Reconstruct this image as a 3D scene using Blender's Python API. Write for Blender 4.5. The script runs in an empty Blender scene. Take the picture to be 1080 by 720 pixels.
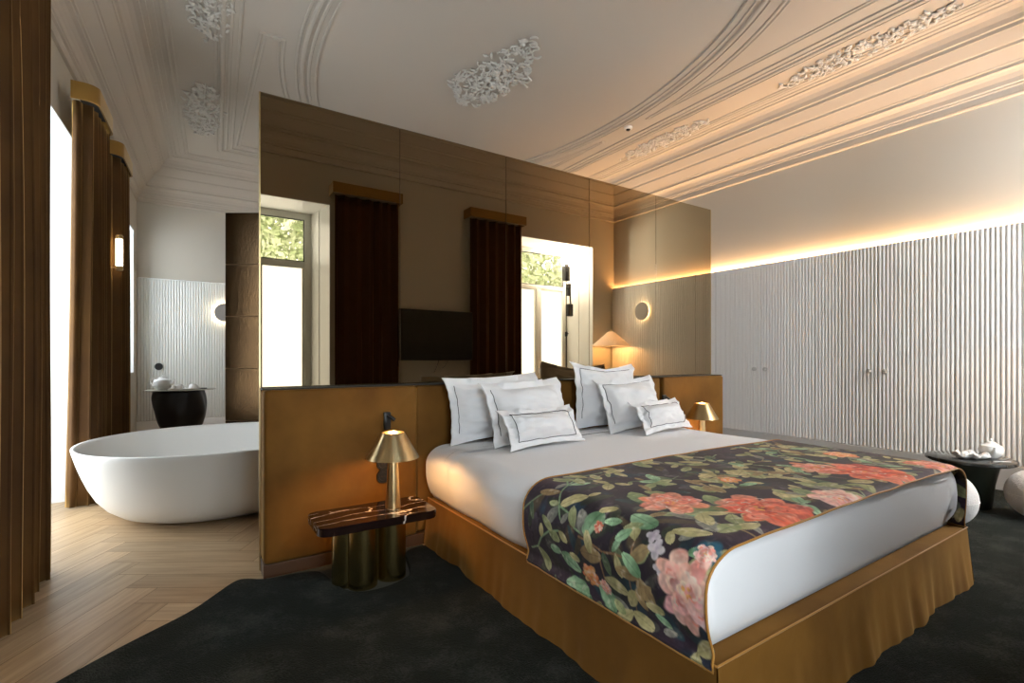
import bpy, bmesh, math, random
import numpy as np
from mathutils import Vector, Matrix, noise as mnoise
PI = math.pi
random.seed(7)
S = bpy.context.scene
C = S.collection

# ------------------------------------------------------------------ camera, world, exposure
F_PX = 522.0
cam_d = bpy.data.cameras.new('camera')
cam_d.sensor_width = 36.0
cam_d.lens = F_PX / 1080.0 * 36.0
cam_d.shift_y = 16.5 / 1080.0
cam_d.clip_start = 0.02
cam = bpy.data.objects.new('camera', cam_d)
C.objects.link(cam)
cam.location = (0, 0, 1.25)
cam.rotation_euler = (PI / 2, 0, -math.atan2(0.5460, 0.8379))
S.camera = cam

S.view_settings.view_transform = 'Standard'
S.view_settings.look = 'None'
S.view_settings.gamma = 1.0
S.view_settings.use_curve_mapping = False
S.view_settings.exposure = 0.50

SKY = 9.0            # daylight sky strength
BLIND = 4.0          # back-lit blinds in the window wall
BLIND_LEFT = 7.0     # back-lit sheers in the bath side windows
LED = 165.0
world = bpy.data.worlds.new('sky')
S.world = world
world.use_nodes = True
wn = world.node_tree
wn.nodes.clear()
wo = wn.nodes.new('ShaderNodeOutputWorld')
wb = wn.nodes.new('ShaderNodeBackground')
wb.inputs['Color'].default_value = (0.80, 0.90, 1.0, 1)
wb.inputs['Strength'].default_value = SKY
wn.links.new(wb.outputs[0], wo.inputs[0])

# ------------------------------------------------------------------ helpers
def new_mat(name):
    m = bpy.data.materials.new(name)
    m.use_nodes = True
    nt = m.node_tree
    b = nt.nodes['Principled BSDF']
    return m, nt, b

def pmat(name, col, rough=0.5, metal=0.0, spec=0.5, sheen=0.0, sheen_tint=None, bump=None, var=None, coat=0.0, emit=None, es=0.0):
    m, nt, b = new_mat(name)
    b.inputs['Base Color'].default_value = (*col, 1)
    b.inputs['Roughness'].default_value = rough
    b.inputs['Metallic'].default_value = metal
    b.inputs['Specular IOR Level'].default_value = spec
    b.inputs['Coat Weight'].default_value = coat
    if sheen:
        b.inputs['Sheen Weight'].default_value = sheen
        b.inputs['Sheen Roughness'].default_value = 0.35
        b.inputs['Sheen Tint'].default_value = (*(sheen_tint or (1, 1, 1)), 1)
    if emit:
        b.inputs['Emission Color'].default_value = (*emit, 1)
        b.inputs['Emission Strength'].default_value = es
    tc = nt.nodes.new('ShaderNodeTexCoord')
    if var:
        sc, c2 = var[0], var[1]
        n = nt.nodes.new('ShaderNodeTexNoise')
        n.inputs['Scale'].default_value = sc
        n.inputs['Detail'].default_value = 4
        r = nt.nodes.new('ShaderNodeValToRGB')
        r.color_ramp.elements[0].position = 0.35
        r.color_ramp.elements[1].position = 0.68
        r.color_ramp.elements[0].color = (*col, 1)
        r.color_ramp.elements[1].color = (*c2, 1)
        nt.links.new(tc.outputs['Object'], n.inputs['Vector'])
        nt.links.new(n.outputs['Fac'], r.inputs['Fac'])
        nt.links.new(r.outputs['Color'], b.inputs['Base Color'])
    if bump:
        n = nt.nodes.new('ShaderNodeTexNoise')
        n.inputs['Scale'].default_value = bump[0]
        n.inputs['Detail'].default_value = 5
        bp = nt.nodes.new('ShaderNodeBump')
        bp.inputs['Strength'].default_value = bump[1]
        bp.inputs['Distance'].default_value = 0.01
        nt.links.new(tc.outputs['Object'], n.inputs['Vector'])
        nt.links.new(n.outputs['Fac'], bp.inputs['Height'])
        nt.links.new(bp.outputs['Normal'], b.inputs['Normal'])
    return m

def emis(name, col, strength):
    m = bpy.data.materials.new(name)
    m.use_nodes = True
    nt = m.node_tree
    nt.nodes.clear()
    o = nt.nodes.new('ShaderNodeOutputMaterial')
    e = nt.nodes.new('ShaderNodeEmission')
    e.inputs[0].default_value = (*col, 1)
    e.inputs[1].default_value = strength
    nt.links.new(e.outputs[0], o.inputs[0])
    return m

def tag(o, label=None, cat=None, group=None, kind=None):
    if label: o['label'] = label
    if cat: o['category'] = cat
    if group: o['group'] = group
    if kind: o['kind'] = kind
    return o

def thing(name, loc, label, cat, rz=0.0, group=None):
    o = bpy.data.objects.new(name, None)
    o.empty_display_size = 0.05
    C.objects.link(o)
    o.location = loc
    o.rotation_euler = (0, 0, rz)
    return tag(o, label, cat, group)

def obj(name, data, mat, parent=None, smooth=True, loc=None, label=None):
    """data: bmesh or (verts, faces)"""
    me = bpy.data.meshes.new(name)
    if isinstance(data, tuple):
        me.from_pydata([tuple(v) for v in data[0]], [], data[1])
    else:
        bmesh.ops.recalc_face_normals(data, faces=data.faces)
        data.to_mesh(me)
        data.free()
    me.materials.append(mat)
    if smooth:
        me.polygons.foreach_set('use_smooth', [True] * len(me.polygons))
        if smooth != 'all':
            try:
                me.set_sharp_from_angle(angle=math.radians(38))
            except Exception:
                pass
    o = bpy.data.objects.new(name, me)
    C.objects.link(o)
    if parent: o.parent = parent
    if loc: o.location = loc
    if label: o['label'] = label
    return o

def box(bm, x0, x1, y0, y1, z0, z1, bev=0.0, seg=2, mat=None):
    r = bmesh.ops.create_cube(bm, size=1)
    vs = r['verts']
    for v in vs:
        v.co = Vector(((x0 + x1) / 2 + v.co.x * (x1 - x0), (y0 + y1) / 2 + v.co.y * (y1 - y0), (z0 + z1) / 2 + v.co.z * (z1 - z0)))
    if bev:
        es = list({e for v in vs for e in v.link_edges})
        r2 = bmesh.ops.bevel(bm, geom=es, offset=bev, segments=seg, profile=0.5, affect='EDGES')
    if mat is not None:
        bmesh.ops.transform(bm, matrix=mat, verts=[v for v in bm.verts if v.is_valid])

def lathe(bm, prof, n=32, cx=0, cy=0, sx=1, sy=1, closed=True):
    rings = []
    for r, z in prof:
        if r < 1e-6:
            rings.append([bm.verts.new((cx, cy, z))])
        else:
            rings.append([bm.verts.new((cx + sx * r * math.cos(2 * PI * k / n), cy + sy * r * math.sin(2 * PI * k / n), z)) for k in range(n)])
    for a, b in zip(rings[:-1], rings[1:]):
        for k in range(n):
            k2 = (k + 1) % n
            if len(a) == 1 and len(b) == 1: continue
            if len(a) == 1: bm.faces.new((a[0], b[k], b[k2]))
            elif len(b) == 1: bm.faces.new((a[k], a[k2], b[0]))
            else: bm.faces.new((a[k], a[k2], b[k2], b[k]))

def tube(bm, pts, r, n=8, closed=False, caps=True, flat=1.0):
    P = [Vector(p) for p in pts]
    N = len(P)
    rr = r if isinstance(r, (list, tuple)) else [r] * N
    prev = None
    rings = []
    for i, p in enumerate(P):
        if closed: t = P[(i + 1) % N] - P[i - 1]
        else: t = P[min(i + 1, N - 1)] - P[max(i - 1, 0)]
        if t.length < 1e-9: t = Vector((0, 0, 1))
        t.normalize()
        if prev is None:
            u = t.orthogonal().normalized()
        else:
            u = prev - t * prev.dot(t)
            if u.length < 1e-6: u = t.orthogonal()
            u.normalize()
        prev = u
        w = t.cross(u)
        rings.append([bm.verts.new(p + (u * math.cos(2 * PI * k / n) + w * math.sin(2 * PI * k / n)) * rr[i]) for k in range(n)])
    M = N if closed else N - 1
    for i in range(M):
        a, b = rings[i], rings[(i + 1) % N]
        for k in range(n):
            bm.faces.new((a[k], a[(k + 1) % n], b[(k + 1) % n], b[k]))
    if caps and not closed:
        bm.faces.new(rings[0]); bm.faces.new(rings[-1])

def prism(bm, poly, z0, z1):
    a = [bm.verts.new((x, y, z0)) for x, y in poly]
    b = [bm.verts.new((x, y, z1)) for x, y in poly]
    n = len(poly)
    bm.faces.new(a); bm.faces.new(b)
    for i in range(n):
        bm.faces.new((a[i], a[(i + 1) % n], b[(i + 1) % n], b[i]))

def offset_path(path, d, closed):
    """path CCW; returns inset (to the left) by d with mitres"""
    n = len(path)
    out = []
    for i in range(n):
        p = Vector(path[i])
        if closed or 0 < i < n - 1:
            a = Vector(path[i - 1]); b = Vector(path[(i + 1) % n])
            t1 = (p - a).normalized(); t2 = (b - p).normalized()
        elif i == 0:
            t1 = t2 = (Vector(path[1]) - p).normalized()
        else:
            t1 = t2 = (p - Vector(path[i - 1])).normalized()
        n1 = Vector((-t1.y, t1.x)); n2 = Vector((-t2.y, t2.x))
        m = (n1 + n2)
        m.normalize()
        k = d / max(0.25, m.dot(n1))
        out.append((p.x + m.x * k, p.y + m.y * k))
    return out

def sweep(bm, path, prof, closed=True):
    rows = []
    for d, z in prof:
        rows.append([bm.verts.new((x, y, z)) for x, y in offset_path(path, d, closed)])
    n = len(path)
    for a, b in zip(rows[:-1], rows[1:]):
        for i in range(n if closed else n - 1):
            j = (i + 1) % n
            bm.faces.new((a[i], a[j], b[j], b[i]))
    if not closed:
        for k in (0, -1):
            vs = [r[k] for r in rows]
            if len(vs) > 2:
                try: bm.faces.new(vs)
                except Exception: pass

def copy_tree(o, parent=None):
    c = o.copy(); C.objects.link(c); c.parent = parent
    for ch in list(o.children): copy_tree(ch, c)
    return c

# ------------------------------------------------------------------ materials
M = {}
M['wall'] = pmat('wall_paint', (0.52, 0.485, 0.415), 0.75, spec=0.3, bump=(60, 0.04))
M['ceil'] = pmat('ceiling_plaster', (0.52, 0.47, 0.405), 0.8, spec=0.25)
M['stucco'] = pmat('white_stucco', (0.64, 0.61, 0.56), 0.75, spec=0.25)
M['slat'] = pmat('fluted_lacquer', (0.80, 0.79, 0.765), 0.42, spec=0.4)
M['slat_w'] = pmat('fluted_lacquer_white', (0.72, 0.725, 0.70), 0.45, spec=0.4)
M['base'] = pmat('baseboard_paint', (0.55, 0.54, 0.52), 0.5)
M['white'] = pmat('white_lacquer', (0.80, 0.81, 0.80), 0.35)
M['frame'] = pmat('window_frame_paint', (0.72, 0.73, 0.69), 0.45)
M['velvet'] = pmat('ochre_velvet', (0.125, 0.052, 0.007), 0.75, spec=0.2, sheen=0.55, sheen_tint=(1.0, 0.62, 0.2), var=(3.0, (0.195, 0.088, 0.013)), bump=(14, 0.15))
M['curtain'] = pmat('curtain_velvet', (0.055, 0.023, 0.005), 0.75, spec=0.2, sheen=0.75, sheen_tint=(1.0, 0.62, 0.22), var=(2.2, (0.085, 0.038, 0.007)))
M['curtain_back'] = pmat('curtain_velvet_brown', (0.060, 0.025, 0.009), 0.8, spec=0.15, sheen=0.3, sheen_tint=(1.0, 0.5, 0.25))
M['pelmet'] = pmat('pelmet_velvet', (0.26, 0.14, 0.03), 0.7, spec=0.2, sheen=0.8, sheen_tint=(1, .85, .6), bump=(40, .1))
M['brass'] = pmat('brushed_brass', (0.62, 0.47, 0.25), 0.28, metal=1.0, bump=(120, 0.03))
M['brassdk'] = pmat('aged_brass', (0.48, 0.37, 0.15), 0.22, metal=1.0, bump=(7, 0.08))
M['black'] = pmat('black_satin', (0.010, 0.010, 0.010), 0.35)
M['blackmatt'] = pmat('black_matt', (0.008, 0.008, 0.008), 0.6)
M['linen'] = pmat('white_cotton', (0.88, 0.885, 0.90), 0.85, spec=0.2, sheen=0.15, bump=(9, 0.25))
M['sheet'] = pmat('white_sheet', (0.88, 0.885, 0.905), 0.85, spec=0.2, sheen=0.15, bump=(5, 0.35))
M['thread'] = pmat('dark_piping_thread', (0.02, 0.02, 0.03), 0.7)
M['piping'] = pmat('gold_piping', (0.42, 0.19, 0.03), 0.6, sheen=0.3)
M['tub'] = pmat('white_solid_surface', (0.78, 0.78, 0.76), 0.38, spec=0.4, bump=(3, 0.02))
M['porcelain'] = pmat('white_porcelain', (0.78, 0.78, 0.77), 0.15)
M['boucle'] = pmat('white_boucle', (0.66, 0.64, 0.62), 0.9, sheen=0.3, bump=(90, 0.6))
M['screen'] = pmat('tv_glass', (0.004, 0.0045, 0.005), 0.35, spec=0.2)
M['knob'] = pmat('knob_metal', (0.50, 0.49, 0.47), 0.3, metal=.6)
M['disc'] = pmat('disc_paint', (0.30, 0.28, 0.26), 0.6)
M['plinth'] = pmat('brown_plinth', (0.07, 0.032, 0.012), 0.45)
M['underlay'] = pmat('grey_underlay', (0.05, 0.055, 0.05), 0.9, bump=(70, .3))

# bronze mirror
m, nt, b = new_mat('bronze_mirror')
b.inputs['Base Color'].default_value = (0.36, 0.285, 0.19, 1)
b.inputs['Metallic'].default_value = 1.0
b.inputs['Roughness'].default_value = 0.0
b.inputs['Specular Tint'].default_value = (0.8, 0.65, 0.45, 1)
M['mirror'] = m

# thin clear glass
m = bpy.data.materials.new('clear_pane'); m.use_nodes = True
nt = m.node_tree; nt.nodes.clear()
o_ = nt.nodes.new('ShaderNodeOutputMaterial'); t_ = nt.nodes.new('ShaderNodeBsdfTransparent'); g_ = nt.nodes.new('ShaderNodeBsdfGlossy'); mx = nt.nodes.new('ShaderNodeMixShader')
g_.inputs['Roughness'].default_value = 0.02
mx.inputs[0].default_value = 0.07
nt.links.new(t_.outputs[0], mx.inputs[1]); nt.links.new(g_.outputs[0], mx.inputs[2]); nt.links.new(mx.outputs[0], o_.inputs[0])
M['pane'] = m

M['blind'] = emis('backlit_blind', (0.90, 0.97, 1.0), BLIND)
M['sheer'] = emis('backlit_sheer', (0.90, 0.96, 1.0), BLIND_LEFT)
M['led'] = emis('warm_led', (1.0, 0.57, 0.26), LED)
M['ledw'] = emis('warm_white_glow', (1.0, 0.78, 0.48), 22.0)
M['tubeglow'] = emis('tube_glow', (1.0, 0.80, 0.50), 14.0)
M['bulb'] = emis('bulb_glow', (1.0, 0.66, 0.30), 25.0)
M['flash'] = emis('work_light_glow', (1.0, 1.0, 1.0), 14.0)

# shade paper with light coming through
m, nt, b = new_mat('pleated_paper')
b.inputs['Base Color'].default_value = (0.80, 0.70, 0.58, 1)
b.inputs['Roughness'].default_value = 0.8
tr = nt.nodes.new('ShaderNodeBsdfTranslucent'); tr.inputs[0].default_value = (0.9, 0.78, 0.60, 1)
ms = nt.nodes.new('ShaderNodeMixShader'); ms.inputs[0].default_value = 0.30
nt.links.new(b.outputs[0], ms.inputs[1]); nt.links.new(tr.outputs[0], ms.inputs[2])
nt.links.new(ms.outputs[0], nt.nodes['Material Output'].inputs[0])
M['paper'] = m

# marble
m, nt, b = new_mat('brown_marble')
tc = nt.nodes.new('ShaderNodeTexCoord')
nz = nt.nodes.new('ShaderNodeTexNoise'); nz.inputs['Scale'].default_value = 3.0; nz.inputs['Detail'].default_value = 5
vm = nt.nodes.new('ShaderNodeVectorMath'); vm.operation = 'MULTIPLY_ADD'
vm.inputs[1].default_value = (0.30, 0.30, 0.30)
nt.links.new(tc.outputs['Object'], nz.inputs['Vector'])
nt.links.new(nz.outputs['Color'], vm.inputs[0])
mp = nt.nodes.new('ShaderNodeMapping'); mp.inputs['Rotation'].default_value = (0, 0, -0.35); mp.inputs['Scale'].default_value = (0.45, 2.4, 1.4)
nt.links.new(tc.outputs['Object'], mp.inputs[0])
nt.links.new(mp.outputs[0], vm.inputs[2])
vo = nt.nodes.new('ShaderNodeTexVoronoi'); vo.feature = 'DISTANCE_TO_EDGE'; vo.inputs['Scale'].default_value = 5.0
nt.links.new(vm.outputs[0], vo.inputs['Vector'])
rp = nt.nodes.new('ShaderNodeValToRGB')
rp.color_ramp.elements[0].position = 0.004; rp.color_ramp.elements[0].color = (0.75, 0.66, 0.58, 1)
rp.color_ramp.elements[1].position = 0.020; rp.color_ramp.elements[1].color = (0.012, 0.005, 0.004, 1)
nt.links.new(vo.outputs['Distance'], rp.inputs['Fac'])
n2 = nt.nodes.new('ShaderNodeTexNoise'); n2.inputs['Scale'].default_value = 6
nt.links.new(tc.outputs['Object'], n2.inputs['Vector'])
r2 = nt.nodes.new('ShaderNodeValToRGB'); r2.color_ramp.elements[0].position = .36; r2.color_ramp.elements[1].position = .50
nt.links.new(n2.outputs['Fac'], r2.inputs['Fac'])
mxc = nt.nodes.new('ShaderNodeMixRGB'); mxc.inputs[1].default_value = (0.012, 0.005, 0.004, 1)
nt.links.new(r2.outputs[0], mxc.inputs[0]); nt.links.new(rp.outputs[0], mxc.inputs[2])
nt.links.new(mxc.outputs[0], b.inputs['Base Color'])
b.inputs['Roughness'].default_value = 0.12
M['marble'] = m

# dark bronze hammered tiles
m, nt, b = new_mat('bronze_glazed_tile')
b.inputs['Metallic'].default_value = 0.8
b.inputs['Roughness'].default_value = 0.16
tc = nt.nodes.new('ShaderNodeTexCoord')
nz = nt.nodes.new('ShaderNodeTexNoise'); nz.inputs['Scale'].default_value = 6; nz.inputs['Detail'].default_value = 6
rr = nt.nodes.new('ShaderNodeValToRGB')
rr.color_ramp.elements[0].color = (0.040, 0.020, 0.007, 1); rr.color_ramp.elements[1].color = (0.095, 0.052, 0.018, 1)
nt.links.new(tc.outputs['Object'], nz.inputs['Vector']); nt.links.new(nz.outputs['Fac'], rr.inputs['Fac']); nt.links.new(rr.outputs[0], b.inputs['Base Color'])
n3 = nt.nodes.new('ShaderNodeTexNoise'); n3.inputs['Scale'].default_value = 75
bp = nt.nodes.new('ShaderNodeBump'); bp.inputs['Strength'].default_value = 0.35; bp.inputs['Distance'].default_value = 0.006
nt.links.new(tc.outputs['Object'], n3.inputs['Vector']); nt.links.new(n3.outputs['Fac'], bp.inputs['Height']); nt.links.new(bp.outputs[0], b.inputs['Normal'])
M['tile'] = m

# rug pile
m, nt, b = new_mat('dark_pile_rug')
tc = nt.nodes.new('ShaderNodeTexCoord')
nz = nt.nodes.new('ShaderNodeTexNoise'); nz.inputs['Scale'].default_value = 4.5; nz.inputs['Detail'].default_value = 7; nz.inputs['Roughness'].default_value = 0.62
rr = nt.nodes.new('ShaderNodeValToRGB')
rr.color_ramp.elements[0].position = 0.47; rr.color_ramp.elements[0].color = (0.0030, 0.0038, 0.0028, 1)
rr.color_ramp.elements[1].position = 0.80; rr.color_ramp.elements[1].color = (0.036, 0.040, 0.034, 1)
nf_ = nt.nodes.new('ShaderNodeTexNoise'); nf_.inputs['Scale'].default_value = 95; nf_.inputs['Detail'].default_value = 3
ma = nt.nodes.new('ShaderNodeMath'); ma.operation = 'MULTIPLY_ADD'; ma.inputs[1].default_value = 0.55; 
mb = nt.nodes.new('ShaderNodeMath'); mb.operation = 'SUBTRACT'; mb.inputs[1].default_value = 0.275
nt.links.new(tc.outputs['Object'], nf_.inputs['Vector']); nt.links.new(nf_.outputs['Fac'], ma.inputs[0]); nt.links.new(nz.outputs['Fac'], ma.inputs[2]); nt.links.new(ma.outputs[0], mb.inputs[0])
nt.links.new(tc.outputs['Object'], nz.inputs['Vector']); nt.links.new(mb.outputs[0], rr.inputs['Fac']); nt.links.new(rr.outputs[0], b.inputs['Base Color'])
b.inputs['Roughness'].default_value = 0.95; b.inputs['Specular IOR Level'].default_value = 0.1
b.inputs['Sheen Weight'].default_value = 0.05; b.inputs['Sheen Roughness'].default_value = 0.5; b.inputs['Sheen Tint'].default_value = (0.85, 0.95, 0.85, 1)
n3 = nt.nodes.new('ShaderNodeTexNoise'); n3.inputs['Scale'].default_value = 160; n3.inputs['Detail'].default_value = 3
bp = nt.nodes.new('ShaderNodeBump'); bp.inputs['Strength'].default_value = 0.9; bp.inputs['Distance'].default_value = 0.012
nt.links.new(tc.outputs['Object'], n3.inputs['Vector']); nt.links.new(n3.outputs['Fac'], bp.inputs['Height']); nt.links.new(bp.outputs[0], b.inputs['Normal'])
M['rug'] = m

# oak parquet: per-plank tone attribute + grain along the plank (uv)
m, nt, b = new_mat('oak_parquet')
at = nt.nodes.new('ShaderNodeAttribute'); at.attribute_name = 'tone'
uv = nt.nodes.new('ShaderNodeUVMap'); uv.uv_map = 'grain'
mp = nt.nodes.new('ShaderNodeMapping'); mp.inputs['Scale'].default_value = (1.6, 22, 1)
nt.links.new(uv.outputs[0], mp.inputs[0])
nz = nt.nodes.new('ShaderNodeTexNoise'); nz.inputs['Scale'].default_value = 1.6; nz.inputs['Detail'].default_value = 7; nz.inputs['Distortion'].default_value = 0.7
nt.links.new(mp.outputs[0], nz.inputs['Vector'])
rr = nt.nodes.new('ShaderNodeValToRGB')
rr.color_ramp.elements[0].position = 0.25; rr.color_ramp.elements[0].color = (0.31, 0.205, 0.112, 1)
rr.color_ramp.elements[1].position = 0.75; rr.color_ramp.elements[1].color = (0.50, 0.355, 0.21, 1)
nt.links.new(nz.outputs['Fac'], rr.inputs['Fac'])
mm = nt.nodes.new('ShaderNodeMixRGB'); mm.blend_type = 'MULTIPLY'; mm.inputs[0].default_value = 1
nt.links.new(rr.outputs[0], mm.inputs[1]); nt.links.new(at.outputs['Color'], mm.inputs[2])
nt.links.new(mm.outputs[0], b.inputs['Base Color'])
b.inputs['Roughness'].default_value = 0.38; b.inputs['Specular IOR Level'].default_value = 0.4
M['oak'] = m
M['gap'] = pmat('parquet_joint', (0.09, 0.055, 0.03), 0.8)

# ------------------------------------------------------------------ room data
YN, YF = -0.05, 9.70
XR = 6.46
def XL(y): return -1.084 + 0.0402 * y
ZC = 4.35
WT = 0.72            # wall thickness
room = [(XL(YN), YN), (XR, YN), (XR, YF), (XL(YF), YF)]   # CCW

# floor: herringbone oak planks
def build_floor():
    bm = bmesh.new()
    prism(bm, [(XL(YN) - 1.0, YN - 1.0), (XR + .2, YN - 1.0), (XR + .2, YF + .2), (XL(YF) - 1.0, YF + .2)], -0.06, -0.003)
    fl = obj('floor', bm, M['gap'], smooth=False); fl['kind'] = 'structure'
    W, n = 0.17, 5
    L = W * n
    ca, sa = math.cos(math.radians(58)), math.sin(math.radians(58))
    V, Fc, UV, T = [], [], [], []
    g = 0.0013
    def add(u0, u1, v0, v1, horiz):
        cu, cv = (u0 + u1) / 2, (v0 + v1) / 2
        x = cu * ca - cv * sa; y = cu * sa + cv * ca
        if not (-1.9 < x < 3.4 and 0.2 < y < 10.0): return
        k = len(V)
        cs = [(u0 + g, v0 + g), (u1 - g, v0 + g), (u1 - g, v1 - g), (u0 + g, v1 - g)]
        for (a, c) in cs: V.append((a * ca - c * sa, a * sa + c * ca, 0.0))
        Fc.append((k, k + 1, k + 2, k + 3))
        ou, ov = random.uniform(0, 50), random.uniform(0, 50)
        for (a, c) in cs: UV.append((a + ou, c + ov) if horiz else (c + ou, a + ov))
        t = random.uniform(0.80, 1.14); w = random.uniform(-0.025, 0.025)
        T.append((t * (1 + w), t, t * (1 - w), 1))
    R = 34
    for i in range(-R * 3, R * 3):
        for j in range(-R, R):
            # block (i,j): herringbone lattice
            u = i * W + j * L
            v = i * W - j * L
            add(u, u + L, v, v + W, True)
            add(u + L, u + L + W, v - L + W, v + W, False)
    me = bpy.data.meshes.new('parquet')
    me.from_pydata(V, [], Fc)
    ul = me.uv_layers.new(name='grain')
    ul.data.foreach_set('uv', np.array(UV, dtype=np.float32).ravel())
    ca_ = me.color_attributes.new('tone', 'FLOAT_COLOR', 'CORNER')
    ca_.data.foreach_set('color', np.repeat(np.array(T, dtype=np.float32), 4, axis=0).ravel())
    me.materials.append(M['oak'])
    o = bpy.data.objects.new('floor_parquet', me)
    C.objects.link(o); o.parent = fl
build_floor()

# ceiling
bm = bmesh.new()
prism(bm, [(XL(YN) - .2, YN - .2), (XR + .2, YN - .2), (XR + .2, YF + .2), (XL(YF) - .2, YF + .2)], ZC, ZC + 0.1)
o = obj('ceiling', bm, M['ceil'], smooth=False); o['kind'] = 'structure'

# walls -----------------------------------------------------------
def wall_quad(bm, P, th, zs, ops):
    """P: (p0, p1) inner line; th: outward vector; openings [(s0,s1,z0,z1)] measured along the line; boxes built from strips"""
    p0, p1 = Vector(P[0]), Vector(P[1])
    d = (p1 - p0); L = d.length; d.normalize()
    def blk(s0, s1, z0, z1):
        if s1 - s0 < 1e-4 or z1 - z0 < 1e-4: return
        a = p0 + d * s0; b_ = p0 + d * s1
        prism(bm, [(a.x, a.y), (b_.x, b_.y), (b_.x + th[0], b_.y + th[1]), (a.x + th[0], a.y + th[1])], z0, z1)
    s = 0
    for (a, b_, z0, z1) in ops:
        blk(s, a, 0, zs); blk(a, b_, 0, z0); blk(a, b_, z1, zs)
        s = b_
    blk(s, L, 0, zs)

W1 = (-0.06, 1.49); W2 = (4.40, 5.95); WH = 3.19
bm = bmesh.new()
x0 = XL(YN)
wall_quad(bm, ((x0 - WT, YN), (XR + .2, YN)), (0, -WT), ZC, [(W1[0] - x0 + WT, W1[1] - x0 + WT, -0.05, WH), (W2[0] - x0 + WT, W2[1] - x0 + WT, -0.05, WH)])
o = obj('wall_front', bm, M['wall'], smooth=False); o['kind'] = 'structure'
bm = bmesh.new()
wall_quad(bm, ((XR, YN), (XR, YF)), (0.2, 0), ZC, [])
o = obj('wall_right', bm, M['wall'], smooth=False); o['kind'] = 'structure'
bm = bmesh.new()
wall_quad(bm, ((XR + .2, YF), (XL(YF) - WT, YF)), (0, 0.2), ZC, [])
o = obj('wall_back', bm, M['wall'], smooth=False); o['kind'] = 'structure'
# left wall, slightly out of square
pl0 = Vector((XL(YN), YN)); pl1 = Vector((XL(YF), YF)); dl = (pl1 - pl0).normalized(); nl = Vector((-dl.y, dl.x))  # outward = -x
def sL(y): return (y - YN) / dl.y
LW1 = (4.10, 5.71); LW2 = (7.85, 9.38); LH = 3.17
bm = bmesh.new()
wall_quad(bm, ((pl0.x, pl0.y), (pl1.x, pl1.y)), (nl.x * WT, nl.y * WT), ZC, [(sL(LW1[0]), sL(LW1[1]), -0.05, LH), (sL(LW2[0]), sL(LW2[1]), 1.02, LH)])
o = obj('wall_left', bm, M['wall'], smooth=False); o['kind'] = 'structure'

# cornice -----------------------------------------------------------
crown = [(0.0, 3.685), (0.028, 3.685), (0.034, 3.70), (0.028, 3.715), (0.028, 3.765), (0.045, 3.775), (0.045, 3.79), (0.055, 3.80), (0.060, 3.84), (0.078, 3.88), (0.105, 3.905), (0.135, 3.915),
         (0.135, 3.945), (0.150, 3.95), (0.155, 3.965), (0.235, 4.055), (0.245, 4.06), (0.25, 4.085), (0.262, 4.09), (0.335, 4.175), (0.345, 4.178), (0.35, 4.21), (0.372, 4.215),
         (0.385, 4.255), (0.415, 4.295), (0.455, 4.318), (0.50, 4.322), (0.505, 4.335), (0.545, 4.335), (0.55, 4.345), (0.60, 4.345), (0.605, 4.352)]
bm = bmesh.new()
sweep(bm, room, crown)
o = obj('trim_1', bm, M['ceil'], smooth=False); o['kind'] = 'structure'

def bead_prof(pairs):
    """list of (offset, drop)"""
    return [(d, ZC - h) for d, h in pairs]
frame_prof = bead_prof([(0.0, -.002), (0.004, .014), (0.022, .016), (0.028, .006), (0.05, .006), (0.054, .024), (0.066, .030), (0.082, .030), (0.094, .024), (0.098, .010), (0.125, .008),
                        (0.130, .018), (0.150, .020), (0.156, .008), (0.20, .008), (0.204, .016), (0.222, .016), (0.228, -.002)])
thin_prof = bead_prof([(0.0, -.002), (0.003, .010), (0.014, .014), (0.026, .010), (0.03, .003), (0.045, .003), (0.05, .010), (0.06, .012), (0.068, .010), (0.07, -.002)])
bm = bmesh.new()
outer = offset_path(room, 1.06, True)
sweep(bm, outer, frame_prof)
band = offset_path(room, 0.64, True)
sweep(bm, band, thin_prof)
o = obj('trim_2', bm, M['ceil'], smooth=False); o['kind'] = 'structure'
OC = (2.88, 4.85)
def oval(a, b_, n=120, t0=0, t1=2 * PI, end=False):
    return [(OC[0] + a * math.cos(t0 + (t1 - t0) * k / (n - (1 if end else 0))), OC[1] + b_ * math.sin(t0 + (t1 - t0) * k / (n - (1 if end else 0)))) for k in range(n)]
bm = bmesh.new()
sweep(bm, oval(2.0, 3.4), frame_prof)
o = obj('trim_3', bm, M['ceil'], smooth=False); o['kind'] = 'structure'
# spandrel panels between straight frame and oval
spx0, spx1 = 0.56, 5.02
spy0, spy1 = 1.36, 8.30
def spandrel(sx, sy):
    xs = spx0 if sx < 0 else spx1
    ys = spy0 if sy < 0 else spy1
    a, b_ = 2.0 + .10, 3.4 + .10
    ye = OC[1] + sy * 0.40
    pts = [(xs, ye), (xs, ys), (OC[0] + sx * .5, ys)]
    ts = math.acos(min(1, .5 / a)); te = math.asin(.40 / b_)
    for k in range(24):
        t = ts + (te - ts) * k / 23
        X = OC[0] + sx * a * math.cos(t); Y = OC[1] + sy * b_ * math.sin(t)
        if sy > 0: Y = min(Y, ys - .04)
        else: Y = max(Y, ys + .04)
        X = max(X, xs + .06) if sx < 0 else min(X, xs - .02)
        pts.append((X, Y))
    area = sum(pts[i][0] * pts[(i + 1) % len(pts)][1] - pts[(i + 1) % len(pts)][0] * pts[i][1] for i in range(len(pts)))
    return pts if area > 0 else pts[::-1]
bm = bmesh.new()
for sx in (-1, 1):
    for sy in (-1, 1):
        sweep(bm, spandrel(sx, sy), thin_prof)
o = obj('trim_4', bm, M['ceil'], smooth=False); o['kind'] = 'structure'

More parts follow.
